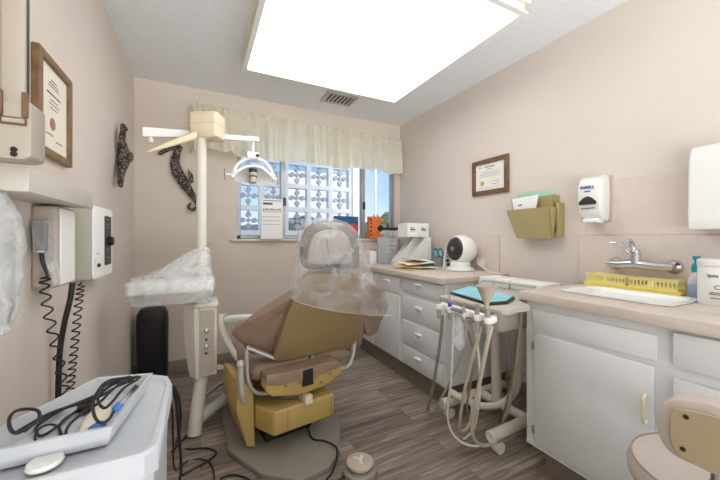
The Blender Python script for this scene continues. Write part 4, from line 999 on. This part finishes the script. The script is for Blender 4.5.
instr(3, [(.009, -.07), (.011, -.02), (.010, .03), (.009, .055), (.004, .058)], 'grey', 'handpiece')
k4 = instr(4, [(.009, -.06), (.012, -.02), (.011, .02), (.010, .05)], 'grey', 'suction_handle')
obj('funnel', lathe(BM(), [(.009, .055), (.010, .085), (.016, .095), (.040, .155), (.043, .158), (.040, .158), (.010, .10), (.001, .098)], (1.066, holders[4]+.004, .795), 24), 'greige', t)
bm = BM()
for k in range(7):
    y = holders[2]-.03+.012*k; tube(bm, [(1.05, y, .826), (1.03, y+.01*math.sin(k*2), .83), (1.04, y+.012, .82), (1.06, y+.02, .828)], .004, 6)
obj('tip_clips', bm, 'grey', hb)
bm = BM(); lathe(bm, [(.008, .0), (.02, -.03), (.016, -.07), (.024, -.11), (.012, -.135), (.002, -.14)], (1.04, holders[2]+.002, .79), 16)
bmesh.ops.subdivide_edges(bm, edges=bm.edges[:], cuts=1, use_grid_fill=True)
for v in bm.verts: v.co += wob(v.co, 40, .010, 4)
solo('plastic_sleeve', bm, 'film', 'crumpled clear plastic sleeve hanging from the cart holder bar', 'plastic sleeve')
def hose(nm, pts, r, m, lab):
    P = []
    for x, y, tt in pts:
        p = onT(x, y, tt)
        if p.z < r+.004: p = onZ(x, y, r+.004)
        P.append(p)
    return obj(nm, tube(BM(), P, r, 8, 6), m, t, lab)
hose('hose', [(442.5, 316, 1.61), (440.5, 340, 1.66), (435, 375, 1.83), (430, 400, 1.98), (427.5, 409, 2.07), (431, 411.5, 2.08), (437, 407, 2.1)], .0085, 'hoseg', 'olive grey hose, leftmost')
hose('hose', [(453.5, 316, 1.53), (452.5, 350, 1.55), (451, 380, 1.62), (448, 405, 1.68), (448, 420, 1.72), (453, 434, 1.73), (463, 443, 1.73), (475, 446, 1.72), (488, 444, 1.74), (495, 440, 1.76)], .006, 'hosew', 'thin off white hose')
hose('hose', [(467.5, 319, 1.46), (464, 345, 1.55), (455, 372, 1.75), (444, 393, 1.95), (437, 405, 2.06), (430.5, 411.5, 2.09)], .006, 'hose', 'beige hose crossing to the left')
hose('hose', [(481, 326, 1.39), (476, 345, 1.42), (468, 375, 1.5), (462, 405, 1.6), (459.5, 425, 1.7), (460, 432, 1.8), (468, 427, 1.86), (472, 410, 1.9), (470, 390, 1.95)], .008, 'hose', 'thick beige hose')
hose('hose', [(491.5, 326, 1.32), (487, 345, 1.34), (480, 380, 1.42), (474.5, 410, 1.5), (472, 425, 1.56), (474, 438, 1.6), (481, 445, 1.66), (491, 444, 1.70), (497, 438, 1.78)], .009, 'hose', 'widest beige hose')
hose('hose', [(474, 324, 1.46), (478, 350, 1.5), (480, 385, 1.6), (478, 410, 1.68), (474, 428, 1.76), (467, 437, 1.79), (463.5, 439, 1.8)], .006, 'hosew', 'thin off white hose behind')
hose('hose', [(468, 330, 1.55), (474, 360, 1.62), (470, 385, 1.72), (467, 405, 1.82), (468, 416, 1.92)], .006, 'hoseg', 'thin olive hose behind')
hose('suction_hose', [(449, 391, 2.05), (458, 396, 2.03), (470, 402, 2.02), (485, 406, 2.0), (500, 404, 2.0), (513, 394, 2.0), (519, 378, 1.98), (521, 355, 1.92), (522, 325, 1.84)], .022, 'hosew', 'wide white suction hose')
hose('hose', [(522, 312, 1.66), (519, 340, 1.7), (516, 370, 1.76), (512, 395, 1.84), (506, 415, 1.9), (503, 423, 1.93)], .009, 'hose', 'beige hose at the right end')
hose('hose', [(519, 314, 1.72), (516, 345, 1.75), (513, 375, 1.8), (507, 400, 1.86), (503, 420, 1.94)], .006, 'hoseg', 'thin hose at the right end')
# blue covered tray on the cart
tz_ = TZ+.021
cor = [onZ(x, y, tz_+.008) for x, y in ((449, 292.5), (470, 286.5), (515, 297.5), (508, 302.5), (488, 304))]
bm = BM(); prism(bm, [(c.x, c.y) for c in cor], 'z', tz_, tz_+.012, .004); bt = solo('instrument_tray', bm, 'dark', 'dark flat tray with teal paper on the wheeled cart', 'tray')
cc = sum(cor, Vector())/len(cor)
bm = BM(); prism(bm, [tuple((cc+(c-cc)*.93).xy) for c in cor], 'z', tz_+.0122, tz_+.016, .001, 1)
bmesh.ops.subdivide_edges(bm, edges=bm.edges[:], cuts=2); obj('tray_paper', bm, 'tealp', bt, 'teal paper liner')

# ================================================================== OPERATOR STOOL
s = thing('operator_stool', 'taupe padded stool with cream backed backrest at the right edge', 'stool', (1.21, .315, 0))
sc0 = Vector((1.21, .315, 0))
obj('seat', lathe(BM(), [(.14, .455), (.178, .462), (.192, .485), (.194, .515), (.186, .535), (.165, .543), (.001, .545)], sc0, 48), 'stoolv', s)
bm = BM(); tube(bm, [sc0+Vector((.184*math.cos(k*PI/18), .184*math.sin(k*PI/18), .537)) for k in range(37)], .003, 6, 2); obj('seat_piping', bm, 'piping', s)
bx = .985
outl = [onX(x, y, bx) for x, y in ((720, 473), (690, 463), (671, 453), (661, 441), (656, 426), (656.5, 412), (662, 402.5), (673, 398), (690, 399), (720, 405.5))]
outl = [(p.y, p.z) for p in outl]+[(.205, .785), (.17, .765), (.15, .72), (.165, .67), (.205, .648)]
bm = BM(); pad(bm, [Vector((bx+.028, a, b)) for a, b in outl], Vector((1, 0, 0)), .075, ((1, 0), (.99, .55), (.95, .9), (.86, 1.0), (.5, 1.0)))
bk = obj('backrest', bm, 'stoolv', s)
q = [onX(x, y, bx-.012) for x, y in ((672, 440), (670.5, 425), (672, 412), (678, 408), (700, 412), (720, 417.5))]
shp = [(p.y, p.z) for p in q]+[(.23, .765), (.19, .745), (.175, .71), (.185, .678), (.23, .66), (.29, .657), (.325, .664)]
bm = BM(); pad(bm, [Vector((bx-.010, a, b)) for a, b in shp], Vector((1, 0, 0)), .016, ((1, 0), (.995, .8), (.97, 1.0), (.5, 1.0)), dense=3); shl = obj('back_panel', bm, 'stoolp', bk, 'cream rear panel')
for x, y in ((686, 417), (683, 449)):
    p = onX(x, y, bx-.018); obj('screw', lathe(BM(), [(.005, -.002), (.005, .002), (.002, .003)], p, 12, (-1, 0, 0)), 'dark', shl)
bm = BM(); tube(bm, [(1.02, .27, .68), (1.01, .275, .56), (1.04, .29, .45), (1.15, .31, .44)], .014, 10); obj('back_support', bm, 'chrome', s)
obj('column', cyl(BM(), sc0+Vector((0, 0, .06)), sc0+Vector((0, 0, .46)), .028), 'chrome', s)
for k in range(5):
    a = 2*PI*k/5+.3; e = sc0+Vector((.20*math.cos(a), .20*math.sin(a), .07))
    lg = obj('base_leg', tube(BM(), [sc0+Vector((0, 0, .10)), e], .018, 8, 1, False), 'grey', s)
    obj('caster', cyl(BM(), e+Vector((-.012, 0, -.044)), e+Vector((.012, 0, -.044)), .025), 'dark', lg)

# ================================================================== LEFT WALL EQUIPMENT
t = thing('xray_unit', 'cream folded x-ray arm on a horizontal white wall beam', 'x-ray arm', (XL, 1.2, 1.262))
bm = BM(); box(bm, (XL, 1.02, 1.263), (-.36, 1.523, 1.322), .004); obj('wall_beam', bm, 'beam', t)
bm = BM(); prism(bm, [(XL, 1.325), (-.345, 1.325), (-.33, 1.333), (-.33, 1.45), (-.345, 1.458), (XL, 1.458)], 'y', .945, 1.018, .004); lb = obj('arm_base', bm, 'xray', t)
bm = BM(); a, b = onY(2.5, 122, .944), onY(27, 114.5, .944); box(bm, (a.x-.004, .941, onY(2, 123.5, .944).z), (onY(27, 120, .944).x, .9455, onY(2, 115.5, .944).z), .001, 1); obj('name_plate_frame', bm, 'frame', lb)
box_ = BM(); box(box_, (a.x, .939, onY(2, 121.5, .944).z), (onY(25, 120, .944).x, .944, onY(2, 117, .944).z), .001, 1); obj('name_plate', box_, 'xray', lb)
for y in (149.5, 154):
    p = onY(14, y, .945); obj('screw_hole', lathe(BM(), [(.006, -.001), (.006, .002), (.002, .0022)], p, 12, (0, -1, 0)), 'black', lb)
zz0 = 1.44
bm = BM(); box(bm, (onY(2, 50, .95).x, .945, zz0), (onY(26, 50, .95).x, .957, 2.2), .004); obj('lower_arm', bm, 'xray', t)
bm = BM(); box(bm, (onY(26, 50, .955).x-.004, .957, zz0), (onY(26, 50, .955).x+.001, .969, 2.2)); obj('arm_edge_shade', bm, 'dark', t)  # dark strip painted in for the shading along the arm's edge
bm = BM(); box(bm, (XL+.005, .99, zz0), (onY(14, 50, 1.0).x, 1.03, 2.2), .004); obj('upper_arm', bm, 'xray', t)
for px in (2, 27.5):
    a = onY(px, 112, .95); bm = BM(); box(bm, (a.x-.006, .938, 1.415), (a.x+.004, .95, 1.47), .002, 1); obj('arm_hinge', bm, 'frame', t)
# tube head under plastic
t = thing('xray_tubehead', 'x-ray tube head wrapped in crumpled clear plastic at the left edge', 'x-ray head', (-.41, 1.03, .93))
obj('head_body', lathe(BM(), [(.01, 0), (.03, .01), (.038, .05), (.04, .20), (.034, .25), (.024, .29), (.018, .318)], (-.425, 1.02, .945), 20), 'grey', t)
bm = BM(); lathe(bm, [(.012, 0), (.036, .006), (.045, .03), (.048, .08), (.052, .13), (.055, .18), (.056, .22), (.052, .26), (.04, .29), (.025, .325)], (-.425, 1.02, .938), 36)
bmesh.ops.subdivide_edges(bm, edges=bm.edges[:], cuts=2, use_grid_fill=True)
for v in bm.verts: v.co += wob(v.co, 16, .014, 2)+wob(v.co, 36, .008, 6)
for v in bm.verts: v.co.x = max(v.co.x, XL+.006)
obj('plastic_wrap', bm, 'film2', t, 'crumpled clear plastic wrap', smooth=20)
# control boxes
t = thing('xray_control_panel', 'cream wall control box with dark dial strip and black knob', 'control box', (XL, 1.88, .97))
fx = -.405
bm = BM(); prism(bm, [(1.717, .975), (2.04, .975), (2.045, 1.0), (2.045, 1.27), (2.03, 1.292), (1.73, 1.292), (1.717, 1.28)], 'x', XL, fx-.006, .004); obj('box_body', bm, 'greygreen', t)
bm = BM(); prism(bm, [(a, b) for a, b in rrect(1.88, 1.1335, .33, .32, .02, 4)], 'x', fx-.006, fx, .002); fpn = obj('front_panel', bm, 'white', t)
ya, yb = onX(104.5, 240, fx).y, onX(110.6, 240, fx).y
bm = BM(); prism(bm, rrect((ya+yb)/2, 1.140, yb-ya, .235, .008, 3), 'x', fx-.001, fx+.0025); st = obj('dial_strip', bm, 'dark', fpn)
p = Vector((fx, (ya+yb)/2+.005, onX(108, 241, fx).z)); obj('dial_knob', lathe(BM(), [(.022, .001), (.022, .018), (.017, .024), (.001, .024)], p, 20, (1, 0, 0)), 'black', st)
bm = BM(); y = (ya+yb)/2
for z in (1.24, 1.215, 1.20, 1.10, 1.085, 1.055): box(bm, (fx+.002, y-.02, z), (fx+.0032, y+.015, z+.004))
obj('strip_marks', bm, 'grey', st)
p = onX(98, 265, fx); obj('power_switch', box(BM(), (fx, p.y-.012, p.z-.009), (fx+.008, p.y+.012, p.z+.007), .002), 'dark', fpn)
bm = BM(); p = onX(97.5, 254, fx); box(bm, (fx-.0005, p.y-.016, p.z), (fx+.001, p.y+.02, p.z+.003)); p = onX(96, 261, fx); box(bm, (fx-.0005, p.y-.008, p.z), (fx+.001, p.y+.0, p.z+.004)); obj('printed_marks', bm, 'redseal', fpn)
t = thing('wall_equipment_box', 'narrow greige wall box with a rounded top under the beam', 'wall box', (XL, 1.41, .99))
bm = BM(); box(bm, (XL, 1.352, .992), (-.409, 1.50, 1.258), .012, 3); obj('box_body', bm, 'boxg', t)
bm = BM(); box(bm, (-.4095, 1.362, 1.0), (-.405, 1.493, 1.25), .003, 1); obj('front_panel', bm, 'white', t)
# hand switch + coil
t = thing('exposure_switch', 'grey hand switch in clear plastic on the narrow wall box', 'hand switch', (-.44, 1.335, 1.10))
A = [onY(x, y, 1.335) for x, y in ((33, 223), (47, 222), (46.5, 250), (44.5, 253), (38, 253), (36, 250))]
bm = BM(); prism(bm, [(p.x, p.z) for p in A], 'y', 1.325, 1.350, .004, 3); sb = obj('switch_body', bm, 'switch', t, 'dark grey switch body')
a = onY(40.5, 251.5, 1.324); obj('switch_band', box(BM(), (a.x-.0075, 1.3225, a.z-.002), (a.x+.0075, 1.326, a.z+.002)), 'bone', sb)
bm = BM(); tube(bm, [onY(x, y, 1.337) for x, y in ((41.5, 253), (42.5, 262), (45.5, 270), (47, 276))], lambda u: .006-.003*u, 8); obj('strain_relief', bm, 'rubber', t)
pl = [onY(x, y, 1.32) for x, y in ((32, 221), (49.5, 221), (51, 250), (55, 268), (57, 284), (54, 285), (47, 262), (45, 254), (35, 252))]
bm = BM(); prism(bm, [(p.x, p.z) for p in pl], 'y', 1.317, 1.352)
bmesh.ops.subdivide_edges(bm, edges=bm.edges[:], cuts=3, use_grid_fill=True)
for v in bm.verts: v.co += wob(v.co, 40, .004, 3)
obj('plastic_bag', bm, 'film', t, 'clear plastic bag')
def coil(path, turns, r, w):
    sp = spline(path, 30); n = len(sp)-1; pts = []
    for i, p in enumerate(sp):
        a = 2*PI*turns*i/n; e = min(1, i/8, (n-i)/8)
        pts.append(p+Vector((.55*r*e*math.sin(a), 0, 0))+Vector((.0, r*e*math.cos(a), .0))+Vector((.8*r*e*math.cos(a)*.6, 0, 0)))
    return tube(BM(), pts, w, 6, 2)
c1 = [onY(x, y, 1.34) for x, y in ((47, 276), (44.5, 284), (47, 305), (52, 330), (58, 355), (62, 380), (66, 400), (69, 420))]
c1[0] = onY(47, 275.5, 1.337)
obj('coiled_cord', coil(c1, 13, .0125, .0028), 'rubber', t, 'black coiled cord')
c2 = [onY(x, y, 1.62) for x, y in ((81, 282), (79, 300), (76, 330), (73, 360), (70, 385), (67, 410))]
for p in c2: p.x = max(p.x, XL+.022)
solo('coiled_wall_cord', coil(c2, 19, .013, .003), 'rubber', 'black tightly coiled cord hanging below the control box', 'cord')
c3 = [onY(x, y, 1.5) for x, y in ((72.5, 283), (70, 300), (64, 325), (60, 350), (58.5, 380), (58, 410))]
for p in c3: p.x = max(p.x, XL+.014)
c3 += [Vector((XL+.02, 1.5, .5)), Vector((XL+.02, 1.5, .02))]
solo('thick_power_cable', tube(BM(), c3, .0085, 10), 'rubber', 'thick black straight cable running down the left wall', 'cable')

# ================================================================== ROLLING CART
t = thing('rolling_cart', 'white plastic rolling cart with a cable filled top tray at lower left', 'cart', (-.22, .93, 0))
KX0_, KX1_, KY0, KY1 = -.40, -.075, .715, 1.14
plan = [(-.075, .735), (-.072, 1.03), (-.085, 1.085), (-.13, 1.12), (-.25, 1.16), (-.285, 1.14), (-.40, .88), (-.41, .84), (-.41, .735), (-.39, .715), (-.095, .715)]
pcx, pcy = -.24, .92
def rsec2(o, z): return [Vector((x+(o if x < pcx else -o), y+(o if y < pcy else -o), z)) for x, y in plan]
bm = BM(); loft(bm, [rsec2(.014, .05), rsec2(.010, .60), rsec2(.006, .70)]); obj('body', bm, 'cartw', t)
bm = BM(); loft(bm, [rsec2(.004, .698), rsec2(-.002, .705), rsec2(-.002, .745), rsec2(.002, .752), rsec2(.010, .752), rsec2(.014, .748)]); obj('top_rim', bm, 'cartw', t)
for z0, z1 in ((.52, .68), (.33, .50), (.12, .31)):
    dr = obj('drawer', box(BM(), (KX0_+.03, KY0-.004, z0), (KX1_-.025, KY0+.02, z1), .006), 'cartw', t)
    obj('drawer_window', box(BM(), (KX0_+.05, KY0-.006, z0+.02), (KX1_-.045, KY0+.001, z1-.035), .004), 'clear', dr)
for x in (KX0_+.06, KX1_-.04):
    for y in (KY0+.04, KY1-.10):
        obj('caster', cyl(BM(), (x-.01, y, .026), (x+.01, y, .026), .026), 'dark', t)
# open bin standing on the cart
bz0, bz1 = .753, .795
bo = [(-.155, .765), (-.120, 1.0), (-.236, 1.03), (-.335, .85), (-.345, .765)]
bcx, bcy = -.24, .89
b = thing('open_bin', 'white open bin holding cables on the rolling cart', 'bin', (bcx, bcy, bz0))
def bl(o, z):
    out = []
    for i, (x, y) in enumerate(bo):
        q = Vector((x-bcx, y-bcy, 0)); q *= (1-o/q.length); out.append(Vector((bcx+q.x, bcy+q.y, z)))
    return out
bm = BM(); loft(bm, [bl(.012, bz0), bl(-.008, bz1-.004), bl(-.010, bz1), bl(.0, bz1), bl(.018, bz0+.004)])
obj('bin_walls', bm, 'cartw', b)
def zpath(pts): return [onZ(x, y, z) for x, y, z in pts]
bm = BM(); tube(bm, zpath([(141, 377, .812), (122, 378, .815), (106, 382, .815), (96, 394, .812), (93, 408, .808), (96, 419, .805), (102, 423, .805), (109, 419, .805), (114, 411, .80)]), .0028, 8)
solo('black_camera_cable', bm, 'rubber', 'black cable curving round the blue ringed pen camera', 'cable')
bm = BM(); tube(bm, zpath([(138, 376.5, .812), (118, 380, .80), (98, 394, .785), (75, 404, .775), (50, 414, .785), (28, 428, .81), (16, 433, .815), (10, 428, .815), (9.5, 418, .815), (16, 411, .812), (28, 409, .808), (38, 411, .806), (39, 419, .80), (30, 427, .795), (24, 432, .79)]), .003, 8)
solo('black_looped_cable', bm, 'rubber', 'black cable looping out over the left rim of the open bin', 'cable')
bm = BM(); tube(bm, zpath([(134, 378, .808), (112, 385, .795), (92, 400, .78), (66, 408, .772), (45, 420, .77), (36, 428, .765), (40, 436, .763), (55, 428, .765), (80, 408, .77), (108, 392, .785)]), .0028, 8)
solo('black_coiled_cable', bm, 'rubber', 'black cable lying along the middle of the open bin', 'cable')
for nm, pts, lab in (('black_sensor_cable', [(138, 377, .818), (126, 380, .82), (112, 390, .815), (100, 402, .80), (84, 412, .79), (70, 424, .785), (66, 434, .775), (74, 440, .77)], 'black cable arcing from the far bin rim to its middle'),
                     ('black_power_cable', [(134, 380, .816), (118, 386, .812), (96, 398, .80), (70, 406, .795), (48, 414, .795), (30, 424, .80), (18, 431, .80)], 'straight black cable stretched from the far bin rim to the left'),
                     ('black_rim_cable', [(130, 376.5, .815), (116, 380, .82), (102, 388, .82), (98, 400, .815), (104, 408, .812), (112, 402, .815), (124, 388, .82), (138, 379, .815)], 'black cable in a narrow loop below the far bin rim')):
    solo(nm, tube(BM(), zpath(pts), .0028, 8), 'rubber', lab, 'cable')
bm = BM(); tube(bm, zpath([(90, 408, .765), (70, 415, .763), (60, 424, .763), (62, 434, .763), (68, 441, .763), (58, 440, .763), (52, 441, .763)]), .002, 7)
solo('thin_black_cable', bm, 'rubber', 'thin black zigzag cable at the front of the open bin', 'cable')
bm = BM(); tube(bm, zpath([(36, 444, .765), (35, 436, .775), (40, 428, .78), (50, 424.5, .78), (58, 427, .775), (60, 434, .77), (62, 442, .763)]), .0021, 7)
solo('short_looped_cable', bm, 'rubber', 'short black cable loop at the near left of the bin', 'cable')
bm = BM(); p = onZ(86, 407, .768); box(bm, (-.014, -.02, -.010), (.014, .02, .010), .006, 2, Matrix.Translation(p) @ Matrix.Rotation(.4, 4, 'Z')); solo('black_adapter', bm, 'black', 'small black plug adapter lying among the cables', 'adapter')
t = thing('pen_camera', 'thin black pen camera with a blue ring over the bin rim', 'pen camera', onZ(118, 405, .77))
A = onZ(114, 411, .80); B_ = onZ(137, 385.5, .84); d = (B_-A)
obj('camera_body', cyl(BM(), A, A+d*.98, .005, .004), 'grey', t)
obj('blue_ring', cyl(BM(), A+d*.04, A+d*.3, .0068), 'blue', t); obj('camera_tip', tube(BM(), [A+d*.5, A+d*.75, B_], .0045, 8, 3), 'dark', t)
t = thing('cream_handpiece', 'cream and blue curved handpiece lying in the open bin', 'handpiece', onZ(98, 425, .758))
A = onZ(90, 432, .775); B_ = onZ(106, 402, .775); d = B_-A; xa, ya_ = basis(d)
bm = BM(); secs = []
for f, r in ((0, .012), (.06, .022), (.3, .026), (.6, .022), (.9, .014), (1, .006)): secs.append([A+d*f+Vector((math.cos(2*PI*k/16)*r*.9, math.sin(2*PI*k/16)*r*.3, math.sin(2*PI*k/16)*r*.55)) for k in range(16)])
loft(bm, secs); obj('handpiece_body', bm, 'cert', t)
bm = BM(); p = onZ(97, 427, .785); box(bm, (-.009, -.014, -.008), (.009, .014, .006), .004, 3, Matrix.Translation(p) @ Matrix.Rotation(-.5, 4, 'Z')); obj('blue_button', bm, 'blue', t)
bm = BM(); p = onZ(56, 447, .757); lathe(bm, [(.024, 0), (.026, .004), (.024, .009), (.012, .010), (.001, .010)], (p.x, .755, .753), 24); solo('small_disc', bm, 'white2', 'small round white disc at the near left of the open bin', 'disc')
# cables dropping behind the cart
def drop(pts, r, nm, lab):
    P = []
    for x, y, k in pts: P.append(onT(x, y, k) if k else onZ(x, y, r+.002))
    solo(nm, tube(BM(), P, r, 8), 'rubber', lab, 'cable')
drop([(142, 376.5, 1.03), (158, 377, 1.06), (170, 383, 1.10), (176, 400, 1.14), (178.5, 430, 1.2), (181, 465, 1.3), (180, 478, 1.42), (178, 486, 0)], .0055, 'hanging_cable', 'thick black cable dropping off the far corner of the rolling cart')
drop([(150, 382, 1.05), (160, 384, 1.08), (168, 392, 1.12), (172, 410, 1.18), (173, 440, 1.25), (175, 470, 1.4), (186, 462, 0), (200, 459, 0), (211, 464, 0), (214, 478, 0), (210, 490, 0)], .0035, 'hanging_cable', 'thin black cable from the cart ending in a loop on the floor')
drop([(162, 379, 1.07), (174, 388, 1.13), (180, 405, 1.22), (180, 430, 1.35), (176, 447, 0), (190, 449, 0), (205, 448, 0), (216, 452, 0), (210, 460, 0), (195, 468, 0), (180, 476, 0)], .0045, 'hanging_cable', 'black cable from the cart zigzagging over the floor')
bm = BM(); tube(bm, floorpath([(220, 479), (230, 475), (244, 477), (255, 484)], .006), .0045, 8)
solo('floor_cable', bm, 'rubber', 'short black cable on the floor at the front of the chair base', 'cable')

# ================================================================== CAMERA, WORLD
cam = bpy.data.cameras.new('camera'); co = bpy.data.objects.new('camera', cam); C.objects.link(co)
co.location = (0, 0, EYE); co.rotation_euler = (PI/2, 0, -YAW); cam.sensor_width = 36; cam.lens = 36*F/720; cam.shift_y = -3/720; cam.clip_start = .02
bpy.context.scene.camera = co
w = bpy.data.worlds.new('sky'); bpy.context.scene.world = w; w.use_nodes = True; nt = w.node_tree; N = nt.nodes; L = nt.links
bg = N['Background']; tc = N.new('ShaderNodeTexCoord'); sp_ = N.new('ShaderNodeSeparateXYZ'); L.new(tc.outputs['Generated'], sp_.inputs[0])
rp = N.new('ShaderNodeValToRGB'); e = rp.color_ramp.elements
e[0].position = .0; e[0].color = (.88, .94, 1, 1); e[1].position = .5; e[1].color = (.18, .42, .9, 1); k = e.new(.10); k.color = (.50, .74, 1, 1); k = e.new(.2); k.color = (.24, .52, .95, 1)
L.new(sp_.outputs['Z'], rp.inputs['Fac'])
nz_ = N.new('ShaderNodeTexNoise'); nz_.inputs['Scale'].default_value = 3; nz_.inputs['Detail'].default_value = 6; L.new(tc.outputs['Generated'], nz_.inputs['Vector'])
cr = N.new('ShaderNodeValToRGB'); cr.color_ramp.elements[0].position = .5; cr.color_ramp.elements[1].position = .75; L.new(nz_.outputs['Fac'], cr.inputs['Fac'])
mx = N.new('ShaderNodeMix'); mx.data_type = 'RGBA'; L.new(cr.outputs['Color'], mx.inputs['Factor']); L.new(rp.outputs['Color'], mx.inputs['A']); mx.inputs['B'].default_value = (.95, .97, 1, 1)
L.new(mx.outputs['Result'], bg.inputs['Color'])
mr = N.new('ShaderNodeMapRange'); mr.inputs['From Min'].default_value = .1; mr.inputs['From Max'].default_value = -.7; mr.inputs['To Min'].default_value = 1.0; mr.inputs['To Max'].default_value = 1.0
L.new(sp_.outputs['Y'], mr.inputs['Value'])
# added unseen glow below the horizon behind the viewer, brightens the ceiling
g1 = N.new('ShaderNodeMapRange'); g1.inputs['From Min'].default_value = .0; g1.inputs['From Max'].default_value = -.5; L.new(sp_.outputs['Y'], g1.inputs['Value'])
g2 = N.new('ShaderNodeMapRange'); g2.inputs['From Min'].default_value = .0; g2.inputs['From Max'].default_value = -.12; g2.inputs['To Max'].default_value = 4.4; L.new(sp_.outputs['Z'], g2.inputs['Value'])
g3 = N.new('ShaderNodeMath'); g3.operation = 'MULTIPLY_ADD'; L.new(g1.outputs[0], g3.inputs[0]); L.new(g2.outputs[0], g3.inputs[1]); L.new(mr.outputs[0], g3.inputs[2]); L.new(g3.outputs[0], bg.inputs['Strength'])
# unseen sky behind the viewer, whitened to keep the added fill neutral
m2 = N.new('ShaderNodeMix'); m2.data_type = 'RGBA'; mr2 = N.new('ShaderNodeMapRange'); mr2.inputs['From Min'].default_value = .1; mr2.inputs['From Max'].default_value = -.5
L.new(sp_.outputs['Y'], mr2.inputs['Value']); L.new(mr2.outputs['Result'], m2.inputs['Factor']); L.new(mx.outputs['Result'], m2.inputs['A']); m2.inputs['B'].default_value = (.97, .985, 1, 1)
L.new(m2.outputs['Result'], bg.inputs['Color'])
sc = bpy.context.scene; sc.view_settings.view_transform = 'Standard'; sc.view_settings.look = 'None'; sc.view_settings.gamma = 1; sc.view_settings.use_curve_mapping = False
sc.view_settings.exposure = 0.2
sc.cycles.max_bounces = 10; sc.cycles.transparent_max_bounces = 24; sc.cycles.diffuse_bounces = 6
